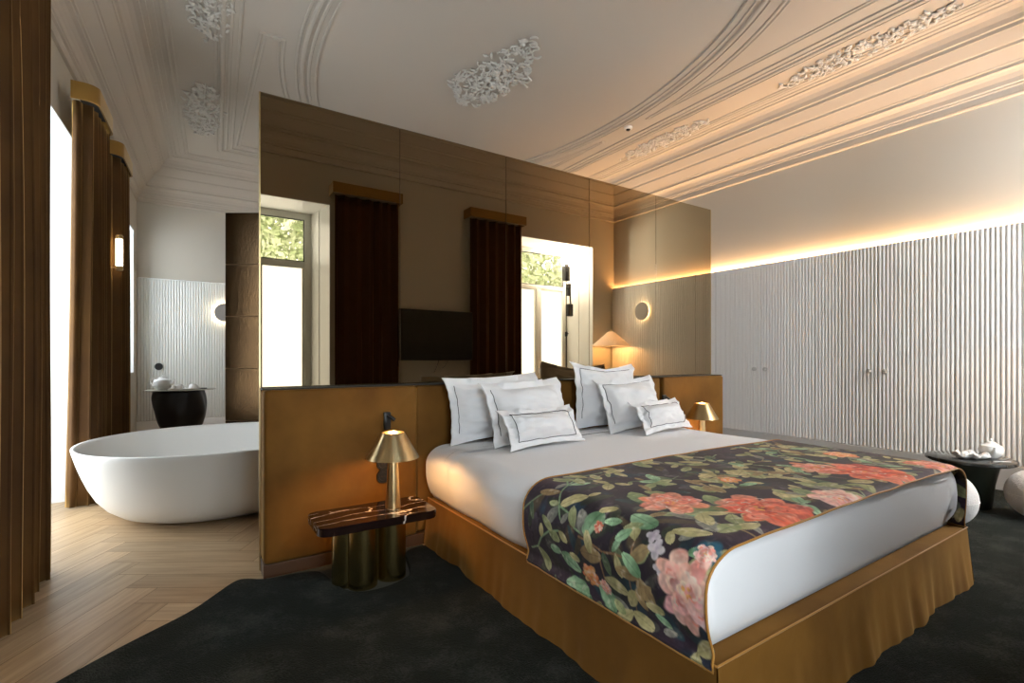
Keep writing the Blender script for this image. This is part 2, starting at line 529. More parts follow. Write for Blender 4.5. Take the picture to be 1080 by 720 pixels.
# stucco ornaments: scrolls and leaves
def pip(x, y, P):
    c = False
    j = len(P) - 1
    for i in range(len(P)):
        if ((P[i][1] > y) != (P[j][1] > y)) and (x < (P[j][0] - P[i][0]) * (y - P[i][1]) / (P[j][1] - P[i][1] + 1e-12) + P[i][0]): c = not c
        j = i
    return c
def ornament(name, cx, cy, hw, hl, seed, label, shape='panel', dens=1.0, poly=None):
    rnd = random.Random(seed)
    bm = bmesh.new()
    def inside(x, y):
        if shape == 'poly':
            return pip(cx + x, cy + y, poly)
        if shape == 'panel':
            t = abs(y) / hl
            return abs(x) < hw * (1.0 - 0.75 * t ** 2.2) and t < 1
        a = math.atan2(y / hl, x / hw)
        r = math.hypot(x / hw, y / hl)
        return r < 0.80 + 0.20 * math.cos(4 * a + .5)
    n = int(115 * dens)
    for side in ((-1, 1) if shape == 'panel' else (1,)):
        for k in range(n):
            for _ in range(30):
                x, y = rnd.uniform(-hw, hw), rnd.uniform(0 if shape == 'panel' else -hl, hl)
                if inside(x, y): break
            s = rnd.uniform(0.022, 0.05) * (1 if shape == 'panel' else 1.25)
            a0 = rnd.uniform(0, 2 * PI); w = rnd.choice((-1, 1)) * rnd.uniform(2.0, 4.6)
            kind = rnd.random()
            pts, rr = [], []
            K = 8
            if kind < 0.6:   # scroll
                for i in range(K):
                    t = i / (K - 1)
                    r = s * (1 - 0.75 * t)
                    a = a0 + w * t
                    pts.append((cx + x + r * math.cos(a), cy + side * (y + r * math.sin(a)), ZC - 0.006 - 0.012 * math.sin(PI * t)))
                    rr.append(0.0045 + 0.0065 * math.sin(PI * min(1, t + .15)))
            else:            # acanthus leaf
                dx, dy = math.cos(a0), math.sin(a0)
                for i in range(K):
                    t = i / (K - 1)
                    b_ = 0.3 * s * math.sin(t * w * .6)
                    pts.append((cx + x + dx * s * 1.8 * t - dy * b_, cy + side * (y + dy * s * 1.8 * t + dx * b_), ZC - 0.006 - 0.016 * math.sin(PI * t)))
                    rr.append(0.003 + 0.011 * math.sin(PI * t) ** .8)
            tube(bm, pts, rr, 6)
    if shape == 'panel':
        tube(bm, [(cx, cy - hl * .96, ZC - .004), (cx, cy + hl * .96, ZC - .004)], [.006, .006], 6)
    # central boss
    lathe(bm, [(0, ZC - .03), (.02, ZC - .028), (.04, ZC - .018), (.05, ZC)], 14, cx, cy, 1, 1.5)
    o = obj(name, bm, M['stucco'], smooth='all')
    tag(o, label, 'ceiling ornament', 'plaster scrollwork plaques on the ceiling')
    return o
ornament('plaster_plaque', 5.66, 2.27, .16, .80, 1, 'long plaster scrollwork plaque nearest the camera above the wardrobes')
ornament('plaster_plaque', 5.66, 4.78, .16, .76, 2, 'plaster scrollwork plaque beside the smoke detector above the wardrobes')
ornament('plaster_plaque', 0.15, 4.95, .19, .76, 3, 'plaster scrollwork plaque at the top edge of photo left')
ornament('plaster_plaque', 0.15, 7.35, .20, .78, 4, 'plaster scrollwork plaque over the bath, nearer the far wall')
ROS = [(2.80, 5.42), (2.62, 5.30), (2.45, 5.02), (2.42, 4.80), (2.55, 4.72), (2.60, 4.50), (2.55, 4.38), (2.66, 4.25), (2.70, 4.05), (2.80, 3.90), (2.93, 4.02), (3.00, 4.22), (3.12, 4.38), (3.17, 4.60), (3.05, 4.72), (3.10, 4.90), (3.08, 5.10), (2.95, 5.28)]
o = ornament('plaster_rosette', 2.80, 4.62, .55, .95, 5, 'white plaster acanthus rosette in the middle of the ceiling', 'poly', 3.0, ROS)
del o['group']
# smoke detector
t = thing('smoke_detector', (4.96, 4.74, ZC), 'small round white smoke detector on the ceiling', 'smoke detector')
bm = bmesh.new(); lathe(bm, [(0, -.03), (.035, -.03), (.055, -.022), (.06, 0)], 24); obj('housing', bm, M['porcelain'], t)
bm = bmesh.new(); lathe(bm, [(0, -.045), (.022, -.044), (.028, -.036), (.03, -.029)], 20); obj('sensor', bm, M['blackmatt'], t)

# ------------------------------------------------------------------ fluted panelling + wardrobes (right wall)
PITCH = 0.0375
def flute_profile(n_sub=6):
    pts = []
    g = 0.006
    w = PITCH - g
    for k in range(n_sub + 1):
        t = k / n_sub
        pts.append((g / 2 + w * t, 0.0092 * (1 - abs(2 * t - 1) ** 2.4) ** .7 if 0 < t < 1 else 0.0))
    return pts
FP = flute_profile()
def flutes(y0, y1, z0, z1, origin, along, out, th=0.018):
    """reeded slab: origin (x,y) at s=0, along/out unit vecs"""
    bm = bmesh.new()
    n = max(1, int(round((y1 - y0) / PITCH)))
    pitch = (y1 - y0) / n
    prof = []
    for k in range(n):
        for (s, h) in FP:
            prof.append((y0 + (k + s / PITCH) * pitch, h))
    a, b_ = Vector(along), Vector(out)
    O = Vector(origin)
    lo, hi = [], []
    for s, h in prof:
        p = O + a * s + b_ * (h - 0.0092)
        lo.append(bm.verts.new((p.x, p.y, z0))); hi.append(bm.verts.new((p.x, p.y, z1)))
    for i in range(len(prof) - 1):
        bm.faces.new((lo[i], lo[i + 1], hi[i + 1], hi[i]))
    bk = []
    for s in (y1, y0):
        p = O + a * s - b_ * (th + 0.011)
        bk.append((bm.verts.new((p.x, p.y, z0)), bm.verts.new((p.x, p.y, z1))))
    bm.faces.new((bk[0][0], bk[1][0], bk[1][1], bk[0][1]))
    bm.faces.new((lo[-1], bk[0][0], bk[0][1], hi[-1]))
    bm.faces.new((bk[1][0], lo[0], hi[0], bk[1][1]))
    bm.faces.new(hi + [bk[0][1], bk[1][1]])
    bm.faces.new(lo + [bk[0][0], bk[1][0]])
    return bm
ZS0, ZS1 = 0.245, 2.49
XS = 6.40
def right_flutes(y0, y1, name, parent=None):
    bm = flutes(y0, y1, ZS0, ZS1, (XS, 0), (0, 1), (-1, 0))
    o = obj(name, bm, M['slat'], parent, smooth=True)
    return o
g = 0.003
segs = [(-0.04, 1.07), (4.41, 9.67)]
for k, (a, b_) in enumerate(segs):
    o = right_flutes(a, b_ - .001, 'wall_right_panelling'); o['kind'] = 'structure'
o = None
# wardrobes
wl = [('fluted grey built-in wardrobe nearer the mirror wall, pair of round knobs', 3.053, 3.735, 4.408), ('fluted grey built-in wardrobe nearer the camera, behind the bed foot', 1.73, 2.39, 3.051)]
for lab, ya, ym, yb in wl:
    t = thing('wardrobe', (XS, (ya + yb) / 2, 0), lab, 'wardrobe', 0, 'built-in wardrobes along the right wall')
    ox, oy = XS, (ya + yb) / 2
    bm = bmesh.new(); box(bm, .031, .056, ya - oy, yb - oy, ZS0, 2.455); obj('carcass', bm, M['base'], t, smooth=False)
    bm = bmesh.new(); box(bm, .0295, .0312, ya - oy, yb - oy, 2.40, ZS1 - .003); obj('led_leak_blocker', bm, M['base'], t, smooth=False)  # added strip that blocks LED light leaking through the door gaps
    for (a, b_, ky) in ((ya, ym, ym - .075), (ym, yb, ym + .075)):
        bm = flutes(a - oy + .0009, b_ - oy - .0009, ZS0, ZS1, (0, 0), (0, 1), (-1, 0))
        d = obj('door', bm, M['slat'], t)
        bm = bmesh.new()
        mt = Matrix.Translation((0.0, ky - oy, 1.09)) @ Matrix.Rotation(-PI / 2, 4, 'Y')
        lathe(bm, [(0, 0), (.024, 0), (.024, .004), (.007, .008), (.007, .026), (.020, .028), (.026, .036), (.020, .044), (0, .046)], 18)
        bmesh.ops.transform(bm, matrix=mt, verts=bm.verts)
        obj('knob', bm, M['knob'], d)
t = thing('wardrobe', (XS, 1.40, 0), 'fluted grey built-in wardrobe at the right edge, behind the round table', 'wardrobe', 0, 'built-in wardrobes along the right wall')
bm = bmesh.new(); box(bm, .031, .056, -.33, .32, ZS0, 2.455); obj('carcass', bm, M['base'], t, smooth=False)
bm = flutes(-.3295, .329, ZS0, ZS1, (0, 0), (0, 1), (-1, 0)); obj('door', bm, M['slat'], t)
# baseboards
bm = bmesh.new(); box(bm, XS - .012, XR, YN, YF, 0, ZS0 - .006, .004); o = obj('baseboard_right', bm, M['base'], smooth=False); o['kind'] = 'structure'
bm = bmesh.new(); box(bm, XL(YF), XS, YF - .03, YF, 0, ZS0 - .006, .004); o = obj('baseboard_back', bm, M['white'], smooth=False); o['kind'] = 'structure'
# back wall panelling
bm = flutes(0, XS + .69, ZS0, ZS1, (XS, YF - .012), (-1, 0), (0, -1), th=0.0)
o = obj('wall_back_panelling', bm, M['slat_w']); o['kind'] = 'structure'
bm = bmesh.new(); box(bm, XL(YF) + .02, XS - .01, YF - .03, YF, ZS1, ZS1 + .012); o = obj('trim_5', bm, M['white'], smooth=False); o['kind'] = 'structure'
# front wall baseboard pieces
bm = bmesh.new()
for a, b_ in ((W1[1] + .02, W2[0] - .02), (W2[1] + .02, XS)):
    box(bm, a, b_, YN, YN + .015, 0, .2, .003)
o = obj('baseboard_front', bm, M['white'], smooth=False); o['kind'] = 'structure'
# LED strip behind the wardrobe tops
bm = bmesh.new(); box(bm, XS + .032, XS + .054, -0.03, YF - .05, 2.466, 2.476)
o = obj('cove_light', bm, M['led'], smooth=False); tag(o, 'warm LED strip light glowing along the top of fluted right wall', 'light strip')

# ------------------------------------------------------------------ windows
def window(name, p0, along, out, w, zbot, ztop, blindmat, depth=0.62, lower_blind=True):
    """French window in a deep recess. p0: inner wall corner at s=0 (2D), along: unit, out: unit outward."""
    a, u = Vector(along), Vector(out)
    O = Vector(p0)
    Mx = Matrix(((a.x, u.x, 0, O.x), (a.y, u.y, 0, O.y), (0, 0, 1, 0), (0, 0, 0, 1)))
    def mk(bm): bmesh.ops.transform(bm, matrix=Mx, verts=bm.verts); return bm
    spl = 0.12
    # reveal linings (splayed)
    bm = bmesh.new()
    f = lambda s, d: (s, d)
    prism(bm, [(0.0, 0.0), (spl, depth), (0.0, depth)], zbot, ztop)
    prism(bm, [(w, 0.0), (w, depth), (w - spl, depth)], zbot, ztop)
    box(bm, 0, w, 0.002, depth, ztop - .012, ztop)
    # crease mouldings on shutters boxes
    for s, d in ((spl * .5, depth * .5), (w - spl * .5, depth * .5)):
        box(bm, s - .006, s + .006, d - .006, d + .006, zbot, ztop - .02)
    win = obj(name, mk(bm), M['white'], smooth=False); win['kind'] = 'structure'
    fd = depth - .05
    s0, s1 = spl - .01, w - spl + .01
    zt = ztop - .012
    tz = 2.49 if ztop > 3 else ztop - .7
    fw = .085
    bm = bmesh.new()
    box(bm, s0, s0 + fw, fd, fd + .06, zbot, zt, .006)
    box(bm, s1 - fw, s1, fd, fd + .06, zbot, zt, .006)
    box(bm, s0 + fw, s1 - fw, fd + .001, fd + .06, zt - fw, zt, .006)
    box(bm, s0 + fw, s1 - fw, fd + .001, fd + .06, tz - .05, tz + .04, .006)
    box(bm, s0 + fw, s1 - fw, fd + .001, fd + .06, zbot, zbot + .12, .006)
    mid = (s0 + s1) / 2
    box(bm, mid - .045, mid + .045, fd - .015, fd + .062, zbot + .10, tz - .03, .008)
    for q0, q1 in ((s0 + fw, mid - .04), (mid + .04, s1 - fw)):   # casement stiles
        box(bm, q0, q0 + .03, fd - .006, fd + .05, zbot + .12, tz - .05, .004)
        box(bm, q1 - .03, q1, fd - .006, fd + .05, zbot + .12, tz - .05, .004)
    fr = obj('window_frame', mk(bm), M['frame'], win)
    bm = bmesh.new(); box(bm, s0 + fw, s1 - fw, fd + .03, fd + .034, tz + .04, zt - fw)
    obj('pane', mk(bm), M['pane'], win, smooth=False)
    for q0, q1 in ((s0 + fw + .03, mid - .07), (mid + .07, s1 - fw - .03)):
        bm = bmesh.new(); box(bm, q0, q1, fd + .03, fd + .036, zbot + .12, tz - .05)
        obj('blind', mk(bm), blindmat, win, smooth=False)
    # black gasket around transom pane
    bm = bmesh.new()
    za, zb, sa, sb = tz + .04, zt - fw, s0 + fw, s1 - fw
    for (q0, q1, r0, r1) in ((sa, sa + .012, za, zb), (sb - .012, sb, za, zb), (sa, sb, za, za + .012), (sa, sb, zb - .012, zb)):
        box(bm, q0, q1, fd + .012, fd + .03, r0, r1)
    obj('gasket', mk(bm), M['blackmatt'], win, smooth=False)
    bm = bmesh.new()
    zh = zbot + 1.05
    tube(bm, [(mid, fd - .02, zh), (mid, fd - .06, zh), (mid + .0, fd - .06, zh - .13)], .009, 8)
    box(bm, mid - .015, mid + .015, fd - .024, fd - .01, zh - .08, zh + .06, .003)
    obj('window_handle', mk(bm), M['white'], win)
    return win
window('window_1', (W1[0], YN), (1, 0), (0, -1), W1[1] - W1[0], 0, WH, M['blind'])
window('window_2', (W2[0], YN), (1, 0), (0, -1), W2[1] - W2[0], 0, WH, M['blind'])
pL = lambda y: (XL(y), y)
window('window_3', pL(LW1[0]), (dl.x, dl.y), (nl.x, nl.y), (LW1[1] - LW1[0]) / dl.y, 0, LH, M['sheer'])
window('window_4', pL(LW2[0]), (dl.x, dl.y), (nl.x, nl.y), (LW2[1] - LW2[0]) / dl.y, 1.02, LH, M['sheer'])

# trees outside the front windows
M['leaf'] = pmat('tree_foliage', (0.34, 0.42, 0.22), 0.7, var=(3, (0.66, 0.70, 0.52)))
M['bark'] = pmat('tree_bark', (0.12, 0.08, 0.05), 0.9, bump=(20, .5))
def tree(x, y, h, r, seed, label):
    rnd = random.Random(seed)
    t = thing('tree', (x, y, -3.0), label, 'tree', 0, 'trees outside the windows')
    bm = bmesh.new()
    tube(bm, [(0, 0, 0), (.1, 0, h * .4), (-.05, .1, h * .8)], [.22, .16, .08], 10)
    for k in range(5):
        a = rnd.uniform(0, 2 * PI)
        tube(bm, [(0, 0, h * .5), (r * .5 * math.cos(a), r * .5 * math.sin(a), h * .75)], [.08, .03], 6)
    obj('trunk', bm, M['bark'], t)
    V, Fc = [], []
    for k in range(16000):
        a, bb = rnd.uniform(0, 2 * PI), math.acos(rnd.uniform(-1, 1))
        rad = r * (0.45 + .55 * rnd.random() ** .5) * (0.82 + .25 * mnoise.noise(Vector((math.cos(a) * 2, math.sin(a) * 2, bb * 2 + seed))))
        c = Vector((rad * math.sin(bb) * math.cos(a), rad * math.sin(bb) * math.sin(a), h * .8 + rad * 1.1 * math.cos(bb)))
        s = rnd.uniform(.06, .14)
        d1 = Vector((rnd.uniform(-1, 1), rnd.uniform(-1, 1), rnd.uniform(-1, 1))).normalized() * s
        d2 = d1.orthogonal().normalized() * s * .5
        i = len(V)
        V += [c - d1, c + d2, c + d1, c - d2]
        Fc.append((i, i + 1, i + 2, i + 3))
    obj('foliage', (V, Fc), M['leaf'], t, smooth=False)
tree(2.0, -8.5, 8.6, 3.0, 1, 'leafy green tree outside the left window seen in the mirror')
tree(10.2, -7.6, 8.6, 3.4, 2, 'leafy green tree outside the window with the light stand')

# ------------------------------------------------------------------ mirror partition
YM = 3.238
PW = 0.855
MX0, MX1 = 0.345, 0.345 + 5 * PW
MZ = 2.808
t = thing('mirror_screen', (MX0, YM, 0), 'tall bronze mirror partition of five panels behind the bed', 'mirror')
bm = bmesh.new(); box(bm, .006, 5 * PW - .006, .008, .085, 0, MZ - .003); obj('core', bm, M['plinth'], t, smooth=False)
for k in range(5):
    bm = bmesh.new(); box(bm, k * PW + .002, (k + 1) * PW - .0015, 0, .006, .9, MZ, .0008, 1)
    obj('mirror_panel', bm, M['mirror'], t, smooth=False)
bm = bmesh.new()
box(bm, -.003, .004, -.002, .018, 0, MZ)
obj('edge_trim', bm, M['brass'], t, smooth=False)
bm = bmesh.new(); box(bm, 5 * PW - .004, 5 * PW + .002, -.002, .018, 0, MZ)
obj('edge_trim', bm, M['brass'], t, smooth=False)

# tiled cabin behind it
t = thing('shower_cabin', (.33, 6.2, 0), 'dark bronze tiled shower cabin standing beyond the bath', 'shower cabin')
pts = [(0, 0), (.838 * .95, -.546 * .95), (.838 * .95 + .1, 1.2), (.12, 1.35)]
bm = bmesh.new(); prism(bm, pts, 0, 2.80); obj('cabin_core', bm, pmat('tile_mortar', (.22, .14, .08), .8), t, smooth=False)
bm = bmesh.new()
f = Vector((.838, -.546)); nrm = Vector((-.546, -.838))
zt = 0.0
for k in range(5):
    z0, z1 = k * .5635 + .004, (k + 1) * .5635 - .004
    for q in range(2):
        a = f * (q * .47 + .003) ; b_ = f * ((q + 1) * .47 - .003)
        prism(bm, [(a.x, a.y), (a.x + nrm.x * .012, a.y + nrm.y * .012), (b_.x + nrm.x * .012, b_.y + nrm.y * .012), (b_.x, b_.y)], z0, min(z1, 2.815))
obj('tiles', bm, M['tile'], t, smooth=False)

# ------------------------------------------------------------------ headboard
BX = 2.455   # bed centre
t = thing('headboard', (MX0, 3.095, 0), 'long ochre velvet upholstered headboard wall below the mirror', 'headboard')
def cushion_panel(x0, x1, z0, z1, yf, yb, bulge=.012, bev=.02):
    bm = bmesh.new()
    nx, nz = 28, 14
    # front face with a soft bulge, wrapped over a rounded rectangle
    rows = []
    w, h_ = x1 - x0, z1 - z0
    def ring(ins, y):
        pts = []
        r = max(0.002, .025 - ins)
        cs = [(x0 + ins + r, z0 + ins + r, PI), (x1 - ins - r, z0 + ins + r, 1.5 * PI), (x1 - ins - r, z1 - ins - r, 0), (x0 + ins + r, z1 - ins - r, .5 * PI)]
        for (cx, cz, a0) in cs:
            for k in range(5):
                a = a0 + k / 4 * PI / 2
                pts.append((cx + r * math.cos(a), y, cz + r * math.sin(a)))
        return [bm.verts.new(p) for p in pts]
    R = [ring(0, yb), ring(0, yf + bev), ring(bev * .13, yf + bev * .5), ring(bev * .5, yf + bev * .13), ring(bev, yf), ring(.08, yf - bulge * .7), ring(.2, yf - bulge)]
    for a, b_ in zip(R[:-1], R[1:]):
        n = len(a)
        for i in range(n): bm.faces.new((a[i], a[(i + 1) % n], b_[(i + 1) % n], b_[i]))
    bm.faces.new(R[0]); bm.faces.new(R[-1])
    return bm
hx = lambda x: x - MX0
HZ = 1.062
obj('wing_panel', cushion_panel(.004, hx(1.268), .075, HZ, 0, .140), M['velvet'], t, smooth='all')
obj('wing_panel', cushion_panel(hx(3.705), hx(4.628), .075, HZ, 0, .140), M['velvet'], t, smooth='all')
obj('centre_panel', cushion_panel(hx(1.272), hx(3.701), .075, HZ, .035, .140), M['velvet'], t, smooth='all')
bm = bmesh.new(); box(bm, .004, hx(4.628), .004, .14, 0, .074, .003); obj('plinth', bm, M['plinth'], t, smooth=False)
bm = bmesh.new(); box(bm, .0, hx(4.63), .015, .14, HZ, HZ + .006, .001); obj('capping', bm, M['blackmatt'], t, smooth=False)
# black sockets + reading lights on the wings
def socket(x, y, z, label, r=.042, ny=-1):
    o_t = thing('wall_socket', (x, y, z), label, 'socket')
    bm = bmesh.new()
    lathe(bm, [(0, .010), (r * .62, .010), (r * .66, .014), (r, .014), (r * 1.02, .008), (r * 1.02, 0)], 28)
    bmesh.ops.transform(bm, matrix=Matrix.Rotation(PI / 2 if ny < 0 else -PI / 2, 4, 'X'), verts=bm.verts)
    obj('cover', bm, M['black'], o_t)
    bm = bmesh.new()
    for s in (-1, 1):
        box(bm, s * .009 - .003, s * .009 + .003, ny * .012 - .001, ny * .012 + .001, -.003, .003)
    obj('pin_hole', bm, M['gap'], o_t, smooth=False)
    return o_t
socket(1.030, 3.083, .575, 'upper round black socket on the left headboard wing behind the brass lamp')
socket(1.030, 3.083, .495, 'lower round black socket on the left headboard wing behind the brass lamp')
def reader(x, label):
    t = thing('reading_light', (x, 3.087, .845), label, 'reading light', 0, 'black reading lights on the headboard')
    bm = bmesh.new(); box(bm, -.022, .022, -.022, 0.0, -.055, .055, .004); obj('backplate', bm, M['black'], t)
    bm = bmesh.new(); tube(bm, [(.0, -.022, .03), (.012, -.04, .028)], .007, 8); obj('joint', bm, M['black'], t)
    bm = bmesh.new(); tube(bm, [(-.002, -.040, .035), (.014, -.048, .024), (.034, -.056, .006)], [.010, .011, .012], 14); obj('head', bm, M['black'], t)
reader(1.055, 'small black reading light on the left wing above the brass lamp')
reader(3.69, 'small black reading light on the right wing behind the pillows')

# ------------------------------------------------------------------ bed
BX0, BX1, BY0, BY1 = 1.335, 3.575, .915, 3.07
bed = thing('bed', (BX, 2.0, 0), 'large low bed with ochre velvet skirted base', 'bed')
lx = lambda x: x - BX
ly = lambda y: y - 2.0
bm = bmesh.new(); box(bm, lx(BX0) + .004, lx(BX1) - .004, ly(BY0) + .004, ly(BY1), .05, .312, .012, 3); obj('base_top', bm, M['velvet'], bed)
# skirt: continuous strip with pleats at corners and soft waves
def skirt():
    path = []
    per = [((BX0, BY1), (BX0, BY0)), ((BX0, BY0), (BX1, BY0)), ((BX1, BY0), (BX1, BY1))]
    V, Fc = [], []
    rows = 14
    for ei, (a, b_) in enumerate(per):
        a, b_ = Vector(a), Vector(b_)
        L = (b_ - a).length; d = (b_ - a) / L; nn = Vector((d.y, -d.x))
        if nn.dot(a - Vector((BX, 2))) < 0 and nn.dot(b_ - Vector((BX, 2))) < 0: nn = -nn
        n = int(L / .014)
        base = len(V)
        for i in range(n + 1):
            s = i / n * L
            for j in range(rows + 1):
                t = j / rows
                z = .314 * (1 - t) + .021 * t
                wob = (mnoise.noise(Vector((s * 3.1, ei * 7.3, 0))) * .020 + math.sin(s * 21 + 4 * mnoise.noise(Vector((s * 1.3, ei, 3)))) * .0055 + mnoise.noise(Vector((s * 14, ei * 3, 1.0))) * .009 + .006 * math.sin(s * 47 + 9 * mnoise.noise(Vector((s * 2, ei, 5)))) * max(0, mnoise.noise(Vector((s * 1.7, ei, 8))) + .3))
                fl = .004 + .030 * t ** 1.2 + wob * t ** 1.4
                if j == 0: fl = .002
                # corner spread
                e0 = max(0, 1 - s / .10); e1 = max(0, 1 - (L - s) / .10)
                shift = (-e0 + e1) * .026 * t
                if ei == 0: shift = e1 * .026 * t
                if ei == 2: shift = -e0 * .026 * t
                p = a + d * (s + shift) + nn * fl
                if t < .12: z = .314 - .006 * 0 - t * .298
                V.append((lx(p.x), ly(p.y), z))
        for i in range(n):
            for j in range(rows):
                q = base + i * (rows + 1) + j
                Fc.append((q, q + 1, q + rows + 2, q + rows + 1))
    return V, Fc
sk = obj('skirt', skirt(), M['velvet'], bed, smooth='all')
bm = bmesh.new()
tube(bm, [(lx(BX0) - .003, ly(BY1), .316), (lx(BX0) - .003, ly(BY0) - .003, .316), (lx(BX1) + .003, ly(BY0) - .003, .316), (lx(BX1) + .003, ly(BY1), .316)], .004, 6)
obj('skirt_piping', bm, M['piping'], bed)

# mattress with tucked sheet
MXa, MXb, MYa, MYb = 1.315, 3.595, .945, 3.055
ZB, ZT = .318, .655
def section(off=0.0, n_top=60):
    """closed-ish path from bottom left, up, over, to bottom right: list of (x,z)"""
    pts = []
    r = .115
    xa, xb, zt = MXa - off, MXb + off, ZT + off
    # left side bulge
    side = []
    for k in range(9):
        t = k / 8
        z = ZB + (zt - r - ZB) * t
        x = xa + .050 * (1 - min(1, t * 1.25)) ** 2
        side.append((x, z))
    pts += side
    for k in range(1, 10):
        a = PI - k / 9 * PI / 2
        pts.append((xa + r * 1.25 + r * 1.25 * math.cos(a), zt - r + r * math.sin(a)))
    m0, m1 = xa + r * 1.25, xb - r * 1.25
    for k in range(1, n_top):
        t = k / n_top
        pts.append((m0 + (m1 - m0) * t, zt + .012 * math.sin(PI * t)))
    left = pts[:18]
    for (x, z) in reversed(left):
        pts.append((xa + xb - x, z))
    return pts
def mattress():
    bm = bmesh.new()
    sec = section()
    ys = []
    r = .055
    for k in range(8):
        a = k / 7 * PI / 2
        ys.append((MYa + r - r * math.sin(a) if False else MYa + r * (1 - math.sin(a)), r * (1 - math.cos(a))))
    ys = sorted([(MYa + r * (1 - math.cos(k / 7 * PI / 2)), r * (1 - math.sin(k / 7 * PI / 2))) for k in range(8)])
    y = MYa + r
    N = 90
    st = ys + [(y + (MYb - y) * k / N, 0) for k in range(1, N + 1)]
    rows = []
    cx = (MXa + MXb) / 2; cz = (ZB + ZT) / 2
    for (yy, ins) in st:
        row = []
        for i, (x, z) in enumerate(sec):
            dx = (x - cx); sgn = 1 if dx > 0 else -1
            nx = x - sgn * ins * min(1, abs(dx) / (MXb - cx))
            nz = z - ins * max(-.2, (z - cz) / (ZT - cz))
            side = min(1, max(0, (abs(dx) - 1.0) / .1))
            w = mnoise.noise(Vector((x * 3, yy * 5, z * 2))) * .006
            cre = side * (0.012 * max(0, mnoise.noise(Vector((sgn * 5, yy * 4.3, 7)))) + .004 * math.sin(yy * 13 + z * 3))
            nx += sgn * (-cre)
            row.append(bm.verts.new((nx - BX, yy - 2.0 + (mnoise.noise(Vector((x * 4, z * 6, 2))) * .010 + .045 * max(0, 1 - (z - ZB) / .10) ** 2 * (1 + .6 * mnoise.noise(Vector((x * 3, 5, 1)))) if ins > 0.002 else 0), max(ZB - .004, nz + w * .6))))
        rows.append(row)
    for a, b_ in zip(rows[:-1], rows[1:]):
        for i in range(len(sec) - 1):
            bm.faces.new((a[i], a[i + 1], b_[i + 1], b_[i]))
    bm.faces.new(rows[0]); bm.faces.new(rows[-1][::-1])
    for a, b_ in zip(rows[:-1], rows[1:]):
        bm.faces.new((a[-1], a[0], b_[0], b_[-1]))
    return bm
mt = thing('mattress', (BX, 2.0, 0), 'thick mattress made up with smooth white sheets on the velvet base', 'mattress')
obj('sheet', mattress(), M['sheet'], mt, smooth='all')
# folded top sheet edge with dark stitching across the bed
def over_path(y_of_x, off, z_lo=.34):
    pts = []
    for (x, z) in section(off):
        if z < z_lo: continue
        pts.append((x - BX, y_of_x(x) - 2.0, z + .002))
    return pts
bm = bmesh.new(); tube(bm, over_path(lambda x: 2.80 + .015 * math.sin(x * 5), .0035, .335), .0022, 5)
obj('hem_stitching', bm, M['thread'], mt)
bm = bmesh.new()
sec1, sec2 = section(.006), section(.008)
ro = []
for yy in np.linspace(2.72, 3.05, 12):
    ro.append([bm.verts.new((x - BX, yy - 2.0 + .012 * math.sin(x * 5) * (3.05 - yy) / .3, z + mnoise.noise(Vector((x * 5, yy * 5, z * 2))) * .004)) for (x, z) in sec1 if z > .33])
for a, b_ in zip(ro[:-1], ro[1:]):
    for i in range(len(a) - 1): bm.faces.new((a[i], a[i + 1], b_[i + 1], b_[i]))
obj('folded_sheet', bm, M['sheet'], mt, smooth='all')

# ------------------------------------------------------------------ floral bed throw, painted as vertex colour
TY0, TY1 = .925, 1.90
TH = .020
def throw():
    sec = [(x, z) for (x, z) in section(.012, 60)]
    # extend to just below base edge on both sides
    P = [Vector((x, z)) for x, z in sec]
    P = [Vector((MXa + .018, .292)), Vector((MXa + .010, .306))] + [p for p in P if p.y > .335 ] + [Vector((MXb - .010, .306)), Vector((MXb - .018, .292))]
    cum = [0]
    for a, b_ in zip(P[:-1], P[1:]): cum.append(cum[-1] + (b_ - a).length)
    L = cum[-1]
    step = .0036
    nu = int(L / step); nv = int((TY1 - TY0) / step)
    s = np.linspace(0, L, nu + 1)
    xs = np.interp(s, cum, [p.x for p in P]); zs = np.interp(s, cum, [p.y for p in P])
    v = np.linspace(0, TY1 - TY0, nv + 1)
    # smooth corners of the polyline a little
    kk = np.ones(9) / 9
    xs[6:-6] = np.convolve(xs, kk, 'same')[6:-6]; zs[6:-6] = np.convolve(zs, kk, 'same')[6:-6]
    return s, xs, zs, v, L
s_, xs_, zs_, v_, TL = throw()

